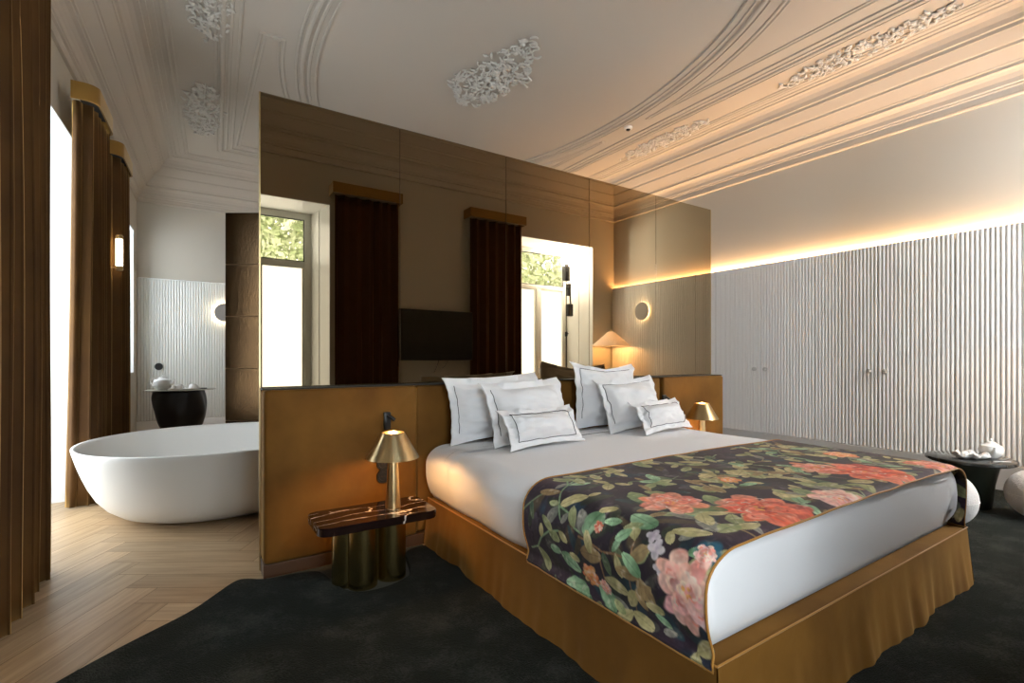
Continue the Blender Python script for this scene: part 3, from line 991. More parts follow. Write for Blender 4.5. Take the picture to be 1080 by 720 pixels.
class Paint:
    def __init__(self, s, v):
        self.s, self.v = s, v
        self.ds, self.dv = s[1] - s[0], v[1] - v[0]
        self.img = np.zeros((len(s), len(v), 3))
        rng = np.random.RandomState(3)
        self.rng = rng
        # low frequency noise bank
        self.n1 = self.fbm(18, 6); self.n2 = self.fbm(40, 14); self.n3 = self.fbm(90, 32)
    def fbm(self, a, b_):
        g = self.rng.rand(a + 2, b_ + 2)
        x = np.linspace(0, a, len(self.s)); y = np.linspace(0, b_, len(self.v))
        xi, yi = np.minimum(x.astype(int), a), np.minimum(y.astype(int), b_)
        fx, fy = (x - xi)[:, None], (y - yi)[None, :]
        fx = fx * fx * (3 - 2 * fx); fy = fy * fy * (3 - 2 * fy)
        A = g[np.ix_(xi, yi)]; B = g[np.ix_(xi + 1, yi)]; Cc = g[np.ix_(xi, yi + 1)]; D = g[np.ix_(xi + 1, yi + 1)]
        return A * (1 - fx) * (1 - fy) + B * fx * (1 - fy) + Cc * (1 - fx) * fy + D * fx * fy
    def win(self, cs, cv, R):
        i0, i1 = max(0, int((cs - R) / self.ds)), min(len(self.s), int((cs + R) / self.ds) + 2)
        j0, j1 = max(0, int((cv - R) / self.dv)), min(len(self.v), int((cv + R) / self.dv) + 2)
        if i0 >= i1 or j0 >= j1: return None
        return slice(i0, i1), slice(j0, j1)
    def blend(self, sl, m, col):
        self.img[sl] = self.img[sl] * (1 - m[..., None]) + col * m[..., None]
    def petal(self, cs, cv, rl, rw, ang, c1, c2, alpha=.92, point=0.0, rib=None, soft=.12):
        """ellipse/leaf from centre, gradient from c1 (base) to c2 (tip)"""
        sl = self.win(cs, cv, max(rl, rw) * 1.25)
        if sl is None: return
        X = self.s[sl[0]][:, None] - cs; Y = self.v[sl[1]][None, :] - cv
        ca, sa = math.cos(ang), math.sin(ang)
        u = (X * ca + Y * sa) / rl; w = (-X * sa + Y * ca) / rw
        nn = (self.n3[sl] - .5) * .55 + (self.n2[sl] - .5) * .35
        if point: d = np.abs(w) / np.maximum(1e-3, (1 - u * u)) ** point
        else: d = np.sqrt(u * u + w * w)
        if point: d = np.where(np.abs(u) < 1, d, 9)
        d = d + nn * .6
        m = np.clip((1 - d) / soft, 0, 1) * alpha
        t = np.clip((u + 1) / 2 + nn * .9, 0, 1)[..., None]
        col = np.array(c1) * (1 - t) + np.array(c2) * t
        # watercolour edge
        edge = np.clip(1 - np.abs(d - .82) / .18, 0, 1)[..., None] * .25
        col = col * (1 + .35 * edge) + .0
        if rib is not None:
            rr = np.clip(1 - np.abs(w) / .10, 0, 1)[..., None] * .7
            col = col * (1 - rr) + np.array(rib) * rr
        self.blend(sl, m, col)
    def stem(self, pts, wd, col, alpha=.9):
        P = np.array(pts)
        t = np.linspace(0, len(P) - 1, 60 * (len(P) - 1))
        px = np.interp(t, range(len(P)), P[:, 0]); py = np.interp(t, range(len(P)), P[:, 1])
        for k in range(len(px)):
            sl = self.win(px[k], py[k], wd * 1.6)
            if sl is None: continue
            X = self.s[sl[0]][:, None] - px[k]; Y = self.v[sl[1]][None, :] - py[k]
            m = np.clip(1.3 - np.sqrt(X * X + Y * Y) / wd, 0, 1) * alpha * .5
            self.blend(sl, m, np.array(col))
    def peony(self, cs, cv, R, pal, ratio=1.0, seed=0):
        rn = random.Random(seed)
        for ring, (rad, n, pr) in enumerate(((.72, 10, .42), (.50, 9, .38), (.30, 7, .30), (.12, 5, .22))):
            off = rn.uniform(0, 6)
            for k in range(n):
                a = off + 2 * PI * k / n + rn.uniform(-.25, .25)
                rr = R * rad * rn.uniform(.85, 1.1)
                x = cs + rr * math.cos(a) * ratio; y = cv + rr * math.sin(a)
                dk = pal[(0, 3, 4)[rn.randrange(3)] % len(pal)]; lt = pal[(1, 2, 2)[rn.randrange(3)]]
                kk = rn.uniform(.55, 1.0)
                c1 = [q * kk for q in dk]; c2 = [min(.95, q * rn.uniform(1.0, 1.25)) for q in lt]
                if rn.random() < .3: c1, c2 = c2, c1
                self.petal(x, y, R * pr * rn.uniform(.85, 1.2), R * pr * rn.uniform(.6, .85), a + rn.uniform(-.5, .5), c1, c2, .93, soft=.16)
        for k in range(14):
            a = rn.uniform(0, 6.3); q = rn.uniform(.1, .75)
            x = cs + R * q * math.cos(a) * ratio; y = cv + R * q * math.sin(a)
            self.stem([(x, y), (x + R * .12 * math.cos(a + .6), y + R * .12 * math.sin(a + .6)), (x + R * .2 * math.cos(a + 1.2), y + R * .2 * math.sin(a + 1.2))], .0035, pal[0] if k % 3 else (.8, .6, .5), .55)
        for k in range(6):
            a = rn.uniform(0, 6.3)
            self.petal(cs + R * .13 * math.cos(a), cv + R * .13 * math.sin(a), R * .07, R * .05, a, (.75, .45, .10), (.8, .25, .05), .8)

pt = Paint(s_, v_)
bgA, bgB, bgC, bgD = np.array((.008, .007, .012)), np.array((.045, .022, .040)), np.array((.012, .035, .060)), np.array((.035, .028, .022))
n1, n2 = pt.n1[..., None], pt.n2[..., None]
pt.img = bgA * (1 - n1) + bgB * n1
pt.img = pt.img * (1 - np.clip((n2 - .72) * 4, 0, 1)) + bgC * np.clip((n2 - .72) * 4, 0, 1)
pt.img = pt.img * (1 - np.clip((.24 - n2) * 4, 0, 1)) + bgD * np.clip((.24 - n2) * 4, 0, 1)
C_c, S_c = 0.8379, 0.5460
def ray(u, v):
    a = (u - 540.) / 522.; b_ = (376.5 - v) / 522.
    return (C_c * a + S_c, C_c - S_c * a, b_)
iTop = int(np.argmax(zs_ > ZT - .005)); sTop, xTop = s_[iTop], xs_[iTop]
def top(u, v):
    d = ray(u, v); k = (.672 - 1.25) / d[2]
    return (sTop + d[0] * k - xTop, d[1] * k - TY0)
def side(u, v):
    d = ray(u, v); k = 1.31 / d[0]
    z = 1.25 + d[2] * k
    return (z - .292, d[1] * k - TY0)
rn = random.Random(11)
PINK = [(.80, .30, .24), (.86, .48, .42), (.90, .62, .52), (.70, .20, .17), (.88, .40, .30)]
RED = [(.62, .06, .03), (.74, .12, .05), (.80, .20, .12), (.85, .36, .26), (.50, .04, .04)]
CORAL = [(.70, .16, .09), (.80, .28, .18), (.84, .42, .32), (.55, .08, .06)]
ORANGE = [(.82, .36, .12), (.86, .50, .26), (.74, .20, .08), (.88, .62, .40)]
LEAFC = [((.20, .24, .10), (.44, .44, .22)), ((.12, .24, .12), (.40, .62, .38)), ((.36, .32, .14), (.62, .54, .28)), ((.16, .17, .14), (.30, .28, .24)), ((.05, .10, .06), (.14, .18, .09)), ((.22, .14, .06), (.38, .26, .12)), ((.14, .08, .12), (.30, .24, .32)), ((.03, .10, .14), (.06, .20, .25))]
# soft background foliage
for k in range(190):
    c = LEAFC[rn.choice((3, 4, 6, 7, 4, 5))]
    pt.petal(rn.uniform(0, TL), rn.uniform(0, TY1 - TY0), rn.uniform(.035, .085), rn.uniform(.018, .040), rn.uniform(0, 6.3), [q * .22 for q in c[0]], [q * .34 for q in c[1]], .75, .6, soft=.4)
# stems
for k in range(70):
    x, y = rn.uniform(0, TL), rn.uniform(0, 1.0); a = rn.uniform(0, 6.3)
    P = [(x, y)]
    for q in range(4):
        a += rn.uniform(-.6, .6); x += .07 * math.cos(a); y += .07 * math.sin(a); P.append((x, y))
    pt.stem(P, rn.choice((.0035, .0045, .003)), rn.choice(((.30, .22, .10), (.22, .34, .18), (.28, .15, .07), (.16, .22, .12))), .8)
    for q in P[1:]:
        aa = a + rn.choice((-1, 1)) * rn.uniform(.5, 1.3); r = rn.uniform(.028, .062)
        c = LEAFC[rn.choice((0, 1, 2, 3, 0, 2, 5, 4))]
        pt.petal(q[0] + r * math.cos(aa), q[1] + r * math.sin(aa), r, r * rn.uniform(.38, .55), aa, c[0], c[1], .92, .7, rib=[z_ * .6 for z_ in c[0]], soft=.15)
# leaf clusters
for k in range(125):
    x, y = rn.uniform(0, TL), rn.uniform(0, 1.0)
    c = LEAFC[rn.choice((0, 1, 2, 0, 2, 3, 5))]
    for q in range(rn.randint(1, 3)):
        a = rn.uniform(0, 6.3); r = rn.uniform(.030, .068)
        pt.petal(x + r * math.cos(a), y + r * math.sin(a), r, r * rn.uniform(.4, .6), a, c[0], c[1], .92, .6, rib=[z_ * .55 for z_ in c[0]], soft=.14)
# specific leaves on the side
for (u, v, r, an, ci) in ((668, 592, .052, 1.0, 1), (622, 568, .045, .3, 2), (640, 545, .040, 1.9, 1), (607, 585, .032, 1.4, 2), (655, 560, .04, 2.4, 1), (612, 545, .035, .2, 3),
                          (628, 528, .04, 2.2, 2), (690, 640, .04, 1.6, 2), (676, 632, .035, .6, 5), (697, 655, .035, 1.2, 1), (650, 640, .035, 1.2, 0), (703, 668, .03, 1.8, 3)):
    p = side(u, v); c = LEAFC[ci]
    pt.petal(p[0], p[1], r, r * .5, an, c[0], [z_ * 1.25 for z_ in c[1]], .95, .6, rib=[z_ * .6 for z_ in c[0]], soft=.12)
for (u, v, r) in ((690, 575, .038), (682, 560, .03), (697, 596, .028)):
    p = side(u, v)
    for q in range(4):
        pt.petal(p[0] + .4 * r * math.cos(q * 1.6), p[1] + .4 * r * math.sin(q * 1.6), r * .6, r * .42, q * 1.6, (.42, .34, .40), (.66, .60, .62), .9, soft=.2)
# flowers located from the photograph
for (u, v, r, pal, sd) in ((802, 536, .165, RED, 1), (918, 499, .185, RED, 2), (888, 526, .115, PINK, 3), (708, 529, .125, CORAL, 4), (862, 494, .115, CORAL, 5),
                           (992, 490, .13, CORAL, 6), (886, 479, .085, ORANGE, 7), (770, 507, .05, ORANGE, 8), (941, 478, .06, CORAL, 9)):
    p = top(u, v)
    if sd in (1, 2, 3, 4): 
        pt.petal(p[0] + .05, p[1] - r * .9, .09, .045, 2.0, (.10, .15, .06), (.24, .30, .12), .9, .6)
        pt.petal(p[0] - .05, p[1] + r * .9, .09, .045, 1.2, (.10, .16, .08), (.30, .36, .16), .9, .6)
    pt.peony(p[0], p[1], r, pal, 1.0, sd)
p = side(736, 566); pt.petal(p[0] - .02, p[1], .06, .05, .5, (.01, .07, .11), (.02, .12, .18), .9, soft=.3)
p = side(731, 622); pt.peony(p[0] + .0, p[1] + .015, .112, PINK, 1.15, 21)
p = side(738, 574); pt.peony(p[0] - .01, p[1] + .01, .034, PINK, 1, 22)
p = side(622, 606); pt.peony(p[0], p[1], .046, ORANGE, 1, 23)
p = side(636, 618); pt.peony(p[0], p[1], .03, PINK, 1, 24)
p = side(630, 552); pt.peony(p[0], p[1], .022, CORAL, 1, 25)
# far side
for q in range(3):
    pt.peony(TL - .18, .2 + .32 * q, .09, (RED, PINK, CORAL)[q], 1, 30 + q)
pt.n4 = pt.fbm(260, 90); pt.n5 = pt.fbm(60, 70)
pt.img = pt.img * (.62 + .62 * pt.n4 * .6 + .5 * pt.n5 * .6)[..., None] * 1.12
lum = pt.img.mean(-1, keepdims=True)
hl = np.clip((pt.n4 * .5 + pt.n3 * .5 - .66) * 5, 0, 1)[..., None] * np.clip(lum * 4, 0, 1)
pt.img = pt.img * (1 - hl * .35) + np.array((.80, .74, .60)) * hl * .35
# build mesh
nu, nv = len(s_), len(v_)
mott = np.zeros((nu, nv))
X = np.repeat((xs_ - BX)[:, None], nv, 1); Z = np.repeat(zs_[:, None], nv, 1)
Y = np.repeat((v_ + TY0 - 2.0)[None, :], nu, 0)
ripple = (pt.n1 - .5) * .008
topmask = np.clip((zs_ - (ZT - .09)) / .09, 0, 1)[:, None]
Z = Z + topmask * ripple * .8
sidemask = np.clip((ZT - .06 - zs_) / .06, 0, 1)[:, None]
sgn = np.where(xs_ < BX, -1, 1)[:, None]
X = X + sidemask * sgn * (np.abs(ripple) * 1.4 + .002)
# foot-side edge follows the mattress rounding
edge = np.clip(1 - v_ / .05, 0, 1)[None, :]
Z = Z - topmask * edge ** 2 * .016
co = np.stack([X, Y, Z], -1).reshape(-1, 3)
idx = np.arange(nu * nv).reshape(nu, nv)
fc = np.stack([idx[:-1, :-1], idx[1:, :-1], idx[1:, 1:], idx[:-1, 1:]], -1).reshape(-1, 4)
me = bpy.data.meshes.new('throw_fabric')
me.vertices.add(len(co)); me.vertices.foreach_set('co', co.astype(np.float32).ravel())
me.loops.add(fc.size); me.loops.foreach_set('vertex_index', fc.astype(np.int32).ravel())
me.polygons.add(len(fc)); me.polygons.foreach_set('loop_start', np.arange(0, fc.size, 4, dtype=np.int32))
try: me.polygons.foreach_set('loop_total', np.full(len(fc), 4, dtype=np.int32))
except Exception: pass
me.polygons.foreach_set('use_smooth', np.ones(len(fc), dtype=bool))
me.update(calc_edges=True)
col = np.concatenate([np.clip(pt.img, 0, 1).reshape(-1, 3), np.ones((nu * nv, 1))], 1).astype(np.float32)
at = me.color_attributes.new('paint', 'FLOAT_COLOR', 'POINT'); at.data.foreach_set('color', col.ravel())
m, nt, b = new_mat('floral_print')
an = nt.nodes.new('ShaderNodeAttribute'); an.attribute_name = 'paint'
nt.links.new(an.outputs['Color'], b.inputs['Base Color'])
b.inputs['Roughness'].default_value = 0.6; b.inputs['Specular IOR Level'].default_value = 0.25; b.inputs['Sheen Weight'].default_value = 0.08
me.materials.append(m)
th = thing('bed_throw', (BX, 2.0, 0), 'dark floral velvet bed throw with pink and red peonies across the bed foot', 'bed throw')
o = bpy.data.objects.new('throw_fabric', me); C.objects.link(o); o.parent = th
md = o.modifiers.new('thickness', 'SOLIDIFY'); md.thickness = 0.006; md.offset = -1
bm = bmesh.new()
A_ = np.stack([X, Y, Z], -1)
loop = [tuple(A_[i, 0]) for i in range(0, nu, 8)] + [tuple(A_[-1, 0])] + [tuple(A_[-1, j]) for j in range(8, nv, 8)] + [tuple(A_[-1, -1])] + [tuple(A_[i, -1]) for i in range(nu - 8, 0, -8)] + [tuple(A_[0, -1])] + [tuple(A_[0, j]) for j in range(nv - 8, 4, -8)]
tube(bm, loop, .0045, 6, closed=True)
obj('throw_piping', bm, M['piping'], th, smooth='all', label='ochre piped edge of the throw')

# ------------------------------------------------------------------ pillows
def pillow(x, y, z, w, h, th, yaw, lean, roll, label, seed, flange=.05, lines='rect', droop=0.0, inset=None):
    """front faces -y; base centre at x,y,z"""
    rnd = random.Random(seed)
    o_t = thing('pillow', (x, y, z), label, 'pillow', 0, 'white piped pillows on the bed')
    R = Matrix.Rotation(yaw, 4, 'Z') @ Matrix.Rotation(-lean, 4, 'X') @ Matrix.Rotation(roll, 4, 'Y')
    N = 60
    hw, hh = w / 2, h / 2
    fu, fv = 1 - flange / hw, 1 - flange / hh
    sd = seed * 3.7
    def P(u, v, sgn):
        uu = min(1, abs(u) / fu); vv = min(1, abs(v) / fv)
        t = (max(0, 1 - uu ** 2.4) ** .62) * (max(0, 1 - vv ** 2.4) ** .62)
        # corners pulled in
        px = u * hw * (1 - .035 * (1 - abs(u)) * 0 - .05 * (1 - v * v) * abs(u) ** 3 * .0)
        px = u * hw - u * abs(u) * .028 * (1 - v * v)
        pz = hh + v * hh - v * abs(v) * .022 * (1 - u * u)
        wr = mnoise.noise(Vector((u * 2.4 + sd, v * 2.4, sgn))) * .022 + mnoise.noise(Vector((u * 6 + sd, v * 5, sgn + 5))) * .009 + max(0, mnoise.noise(Vector((u * 3 + v * 7 + sd, v * 2 - u * 2, sgn + 9)))) * .014
        fl_w = mnoise.noise(Vector((u * 4.5 + sd, v * 4.5, 9))) * .016 * max(0, 1 - t * 4)
        d = sgn * (th / 2 * t + .0035) + wr * min(1, t * 2) + fl_w
        # soft sag: top flops
        if droop and v > .2:
            k = (v - .2) / .8
            pz -= droop * k * k * (1 - .55 * abs(u)) 
        # flange flop over on top corners
        if v > fv and abs(u) > .5: d -= .02 * (v - fv) / (1 - fv) * 1.5
        return R @ Vector((px, -d if sgn > 0 else -d, pz))
    bm = bmesh.new()
    grid = {}
    for sgn in (1, -1):
        for i in range(N + 1):
            for j in range(N + 1):
                u, v = i / N * 2 - 1, j / N * 2 - 1
                grid[(sgn, i, j)] = bm.verts.new(P(u, v, sgn))
    for sgn in (1, -1):
        for i in range(N):
            for j in range(N):
                q = (grid[(sgn, i, j)], grid[(sgn, i + 1, j)], grid[(sgn, i + 1, j + 1)], grid[(sgn, i, j + 1)])
                bm.faces.new(q if sgn > 0 else q[::-1])
    for i in range(N):
        for (i0, j0, i1, j1) in ((i, 0, i + 1, 0), (N, i, N, i + 1), (i + 1, N, i, N), (0, i + 1, 0, i)):
            bm.faces.new((grid[(1, i0, j0)], grid[(-1, i0, j0)], grid[(-1, i1, j1)], grid[(1, i1, j1)]))
    obj('pillowcase', bm, M['linen'], o_t, smooth='all')
    iu, iv = inset or (fu, fv)
    loop = []
    K = 30
    cs = [(-iu, -iv), (iu, -iv), (iu, iv), (-iu, iv)]
    edges = {'rect': (0, 1, 2, 3), 'left': (3,), 'lefttop': (2, 3)}[lines]
    for e in edges:
        a, b_ = cs[e], cs[(e + 1) % 4]
        for k in range(K):
            t = k / K
            u, v = a[0] + (b_[0] - a[0]) * t, a[1] + (b_[1] - a[1]) * t
            q = P(u, v, 1)
            nrm_ = R @ Vector((0, -1, 0)); nrm_ = Vector(nrm_)
            loop.append(tuple(Vector(q) + nrm_ * .0042))
    bm = bmesh.new(); tube(bm, loop, .0024, 5, closed=lines == 'rect')
    obj('piping', bm, M['thread'], o_t, smooth='all')
    return o_t
ZP = .671
rad = math.radians
pillow(1.845, 2.975, ZP + .004, .80, .46, .13, rad(2), rad(9), rad(-2), 'rear left large pillow leaning on the headboard behind the other left pillows', 1, .06, lines='left')
pillow(2.00, 2.755, ZP + .002, .72, .45, .20, rad(4), rad(19), rad(-2), 'large white pillow of the left group, behind the small one', 3, .06, lines='left')
pillow(1.965, 2.56, ZP + .002, .66, .285, .16, rad(6), rad(28), rad(0), 'small oblong pillow with rectangular piping in the left group', 4, .055, inset=(.80, .68))
pillow(2.88, 2.975, ZP + .002, .72, .57, .12, rad(2), rad(6), rad(2), 'tallest pillow standing against the headboard in the right group', 5, .065, droop=.07, lines='lefttop')
pillow(3.03, 2.765, ZP + .002, .72, .46, .20, rad(4), rad(19), rad(-2), 'large white pillow in the middle of the right group', 6, .06, droop=.03, lines='lefttop')
pillow(3.14, 2.555, ZP + .002, .66, .285, .16, rad(8), rad(30), rad(0), 'small oblong pillow with rectangular piping in the right group', 7, .055, inset=(.76, .64))

# ------------------------------------------------------------------ bedside tables and lamps
def rounded_poly(pts, r, n=6):
    out = []
    N = len(pts)
    for i in range(N):
        p, a, b_ = Vector(pts[i]), Vector(pts[i - 1]), Vector(pts[(i + 1) % N])
        d1 = (a - p).normalized(); d2 = (b_ - p).normalized()
        p1, p2 = p + d1 * r, p + d2 * r
        for k in range(n + 1):
            t = k / n
            q = p1 * (1 - t) ** 2 + p * 2 * t * (1 - t) + p2 * t * t
            out.append((q.x, q.y))
    return out
def bedside(x, y, label):
    t = thing('bedside_table', (x, y, 0), label, 'bedside table', 0, 'marble and brass bedside tables')
    bm = bmesh.new()
    poly = rounded_poly([(-.315, -.155), (.315, -.17), (.315, .165), (-.315, .17)], .05)
    prism(bm, poly, .357, .40)
    es = [e for e in bm.edges if abs(e.verts[0].co.z - e.verts[1].co.z) < 1e-6]
    bmesh.ops.bevel(bm, geom=es, offset=.004, segments=2, affect='EDGES')
    obj('table_top', bm, M['marble'], t)
    for (cx, cy) in ((-.055, .015), (.115, .035), (-.12, .09), (.06, .10)):
        bm = bmesh.new(); lathe(bm, [(0, 0.0), (.080, 0.0), (.080, .357), (0, .357)], 48, cx, cy)
        obj('column', bm, M['brassdk'], t)
    return t
bedside(.85, 2.705, 'brown marble bedside table with brass columns in front of left headboard wing')
bedside(4.06, 2.705, 'brown marble bedside table hidden behind the far side of the bed')
def brass_lamp(x, y, z, label):
    t = thing('table_lamp', (x, y, z), label, 'lamp', 0, 'brass cone table lamps')
    bm = bmesh.new(); lathe(bm, [(0, 0), (.041, 0), (.041, .003), (.027, .30), (.012, .31), (0, .31)], 40); obj('stem', bm, M['brass'], t)
    bm = bmesh.new(); lathe(bm, [(.144, .282), (.146, .282), (.0635, .424), (.060, .424), (.143, .284), (.144, .282)], 64); obj('lamp_shade', bm, M['brass'], t)
    bm = bmesh.new(); lathe(bm, [(0, .31), (.012, .315), (.014, .345), (.026, .37), (.026, .385), (.012, .405), (0, .408)], 20); obj('bulb', bm, M['bulb'], t)
    ld = bpy.data.lights.new('lamp_light', 'POINT'); ld.energy = 13; ld.color = (1.0, .55, .22); ld.shadow_soft_size = .028
    lo = bpy.data.objects.new('lamp_light', ld); C.objects.link(lo); lo.parent = t; lo.location = (0, 0, .335)
brass_lamp(.965, 2.715, .4005, 'brass cone table lamp glowing on the near marble bedside table')
brass_lamp(3.975, 2.88, .4005, 'brass cone table lamp beyond the bed before the right headboard wing')
# lamp cable
bm = bmesh.new(); tube(bm, [(.985, 2.76, .412), (1.02, 2.86, .414), (1.10, 2.93, .40), (1.20, 3.00, .55), (1.15, 3.05, .72), (1.05, 3.06, .80)], .003, 6)

# ------------------------------------------------------------------ rug
def chaikin(p, it=2, closed=True):
    for _ in range(it):
        q = []
        n = len(p)
        for i in range(n if closed else n - 1):
            a, b_ = p[i], p[(i + 1) % n]
            q += [(a[0] * .75 + b_[0] * .25, a[1] * .75 + b_[1] * .25), (a[0] * .25 + b_[0] * .75, a[1] * .25 + b_[1] * .75)]
        p = q
    return p
edge_pts = [(6.30, 3.30), (4.7, 3.03), (3.4, 2.95), (1.5, 3.0), (1.30, 3.05), (1.14, 3.03), (1.10, 2.86), (1.06, 2.70), (1.00, 2.645), (.87, 2.60), (.73, 2.625), (.675, 2.76), (.66, 2.93), (.62, 3.03), (.50, 3.055), (.36, 3.055), (.26, 3.14), (.20, 3.13), (.10, 3.00), (0.0, 2.87), (-.18, 2.74), (-.33, 2.62), (-.46, 2.50), (-.62, 2.30), (-.72, 2.0), (-.75, 1.2), (-.6, .35), (1.5, .15), (4.5, .1), (6.3, .2)]
poly = chaikin(edge_pts, 2)
def poly_fill(poly, z0, z1, mat, name, cell=None):
    bm = bmesh.new()
    vs = [bm.verts.new((x, y, z1)) for x, y in poly]
    f = bm.faces.new(vs)
    if f.normal.z < 0: f.normal_flip()
    bmesh.ops.triangulate(bm, faces=[f], ngon_method='EAR_CLIP')
    lo = [bm.verts.new((x, y, z0)) for x, y in poly]
    n = len(poly)
    for i in range(n): bm.faces.new((vs[i], vs[(i + 1) % n], lo[(i + 1) % n], lo[i]))
    return bm
# rug with modelled pile surface: grid clipped by outline
def pip(x, y, P):
    c = False
    n = len(P)
    j = n - 1
    for i in range(n):
        if ((P[i][1] > y) != (P[j][1] > y)) and (x < (P[j][0] - P[i][0]) * (y - P[i][1]) / (P[j][1] - P[i][1] + 1e-12) + P[i][0]): c = not c
        j = i
    return c
rug = thing('rug', (2.5, 1.8, 0), 'dark green-black deep pile rug with a curved edge under the bed', 'rug')
bm = bmesh.new()
vs = [bm.verts.new((x - 2.5, y - 1.8, .018)) for x, y in poly]
es = [bm.edges.new((vs[i], vs[(i + 1) % len(vs)])) for i in range(len(vs))]
f = bm.faces.new(vs)
lo = [bm.verts.new((v.co.x, v.co.y, .001)) for v in vs]
ins = offset_path([(v.co.x, v.co.y) for v in vs], -.012 if sum(poly[i][0] * poly[(i + 1) % len(poly)][1] - poly[(i + 1) % len(poly)][0] * poly[i][1] for i in range(len(poly))) < 0 else .012, True)
for v, (x, y) in zip(vs, ins): v.co.x, v.co.y = x, y
for i in range(len(vs)): bm.faces.new((vs[i], vs[(i + 1) % len(vs)], lo[(i + 1) % len(vs)], lo[i]))
bmesh.ops.triangulate(bm, faces=[f])
obj('pile', bm, M['rug'], rug)
# grey underlay showing between rug and headboard
bm = bmesh.new()
prism(bm, [(.35 - 2.5, 2.99 - 1.8), (.60 - 2.5, 2.45 - 1.8), (1.25 - 2.5, 2.5 - 1.8), (1.30 - 2.5, 3.09 - 1.8), (.36 - 2.5, 3.09 - 1.8)], .0005, .004)
obj('underlay', bm, M['underlay'], rug, smooth=False, label='grey underlay strip of the rug')

# ------------------------------------------------------------------ bathtub
def bathtub():
    cx, cy = .24, 4.95
    t = thing('bathtub', (cx, cy, 0), 'white freestanding oval bathtub on the oak floor', 'bathtub')
    A, B = .985, .91
    bm = bmesh.new()
    out = [(.0, .0), (.52, .0), (.62, .010), (.72, .045), (.80, .105), (.86, .18), (.905, .27), (.94, .36), (.97, .45), (.992, .53), (1.0, .565), (.998, .572), (.985, .574), (.975, .570), (.965, .55), (.94, .45), (.90, .30), (.82, .17), (.70, .11), (.5, .095), (.0, .09)]
    n = 96
    rings = []
    for r, z in out:
        if r == 0: rings.append([bm.verts.new((0, 0, z))]); continue
        ring = []
        for k in range(n):
            a = 2 * PI * k / n
            c, s = math.cos(a), math.sin(a)
            e = 2.1
            ring.append(bm.verts.new((A * r * math.copysign(abs(c) ** (2 / e), c), B * r * math.copysign(abs(s) ** (2 / e), s), z)))
        rings.append(ring)
    for a, b_ in zip(rings[:-1], rings[1:]):
        for k in range(n):
            k2 = (k + 1) % n
            if len(a) == 1: bm.faces.new((a[0], b_[k2], b_[k]))
            elif len(b_) == 1: bm.faces.new((a[k], a[k2], b_[0]))
            else: bm.faces.new((a[k], a[k2], b_[k2], b_[k]))
    obj('tub_shell', bm, M['tub'], t, smooth='all')
    bm = bmesh.new(); lathe(bm, [(0, .099), (.028, .099), (.032, .094)], 20, .1, 0); obj('drain', bm, M['brass'], t)
bathtub()

# ------------------------------------------------------------------ curtains
def curtain(path, zt, zb, nf, amp, mat, label, group, seed=1, flare=0.0, pel=None, pelmet_label=None, per_m=None, skew=None):
    """path: 2-D polyline of the mean line. pel: (list of 2D pts outer contour)"""
    rnd = random.Random(seed)
    P = [Vector(p) for p in path]
    cum = [0]
    for a, b_ in zip(P[:-1], P[1:]): cum.append(cum[-1] + (b_ - a).length)
    L = cum[-1]
    c0 = P[0]
    t = thing('curtain', (c0.x, c0.y, 0), label, 'curtain', 0, group)
    n = nf * 14
    rows = 22
    phase = [rnd.uniform(.75, 1.25) for _ in range(nf + 2)]
    ph_c = np.concatenate([[0], np.cumsum(phase)]); ph_c = ph_c / ph_c[nf]
    V, Fc = [], []
    for j in range(rows + 1):
        tz = j / rows
        z = zt + (zb - zt) * tz
        for i in range(n + 1):
            s = i / n
            # fold phase with uneven spacing
            f = np.interp(s, ph_c[:nf + 1], np.arange(nf + 1))
            d = s * L
            k = 0
            while k < len(cum) - 2 and cum[k + 1] < d: k += 1
            tt = (d - cum[k]) / (cum[k + 1] - cum[k])
            p = P[k].lerp(P[k + 1], tt)
            # smoothed tangent
            d1, d2 = max(0, d - .04), min(L, d + .04)
            def at_(dd):
                kk = 0
                while kk < len(cum) - 2 and cum[kk + 1] < dd: kk += 1
                return P[kk].lerp(P[kk + 1], (dd - cum[kk]) / (cum[kk + 1] - cum[kk]))
            tg = (at_(d2) - at_(d1)).normalized(); nn = Vector((tg.y, -tg.x))
            w = math.sin(2 * PI * f)
            a_ = amp * (.65 + .35 * tz) * (0.8 + .4 * mnoise.noise(Vector((f * .7, seed, tz * 1.2))))
            drift = mnoise.noise(Vector((f * .5, tz * 1.5, seed + 4))) * .02 * tz
            q = p + nn * (math.copysign(abs(w) ** .8, w) * a_ + drift) + tg * (.35 * a_ * math.sin(4 * PI * f))
            if skew: q = q + Vector(skew[0]) * (max(0, 1 - s * skew[1]) * tz ** 1.5)
            V.append((q.x - c0.x, q.y - c0.y, z))
    for j in range(rows):
        for i in range(n):
            a = j * (n + 1) + i
            Fc.append((a, a + 1, a + n + 2, a + n + 1))
    o = obj('drape', (V, Fc), mat, t, smooth='all')
    md = o.modifiers.new('thickness', 'SOLIDIFY'); md.thickness = .006; md.offset = 0
    if pel:
        bm = bmesh.new()
        pz0, pz1, pts = pel
        ra = []
        for off, z in ((0, pz0), (0, pz1), (.012, pz1), (.012, pz0)):
            ra.append([bm.verts.new((x - c0.x, y - c0.y, z)) for x, y in offset_path(pts, off, False)])
        for k in range(4):
            a, b_ = ra[k], ra[(k + 1) % 4]
            for i in range(len(pts) - 1): bm.faces.new((a[i], a[i + 1], b_[i + 1], b_[i]))
        for e in (0, -1): bm.faces.new([r[e] for r in ra])
        # dust board
        obj('pelmet', bm, M['pelmet'], t)
        bm = bmesh.new()
        inner = offset_path(pts, .006, False)
        prism(bm, [(x - c0.x, y - c0.y) for x, y in inner], pz1 - .02, pz1 - .005)
        obj('pelmet_board', bm, M['blackmatt'], t, smooth=False)
    return t
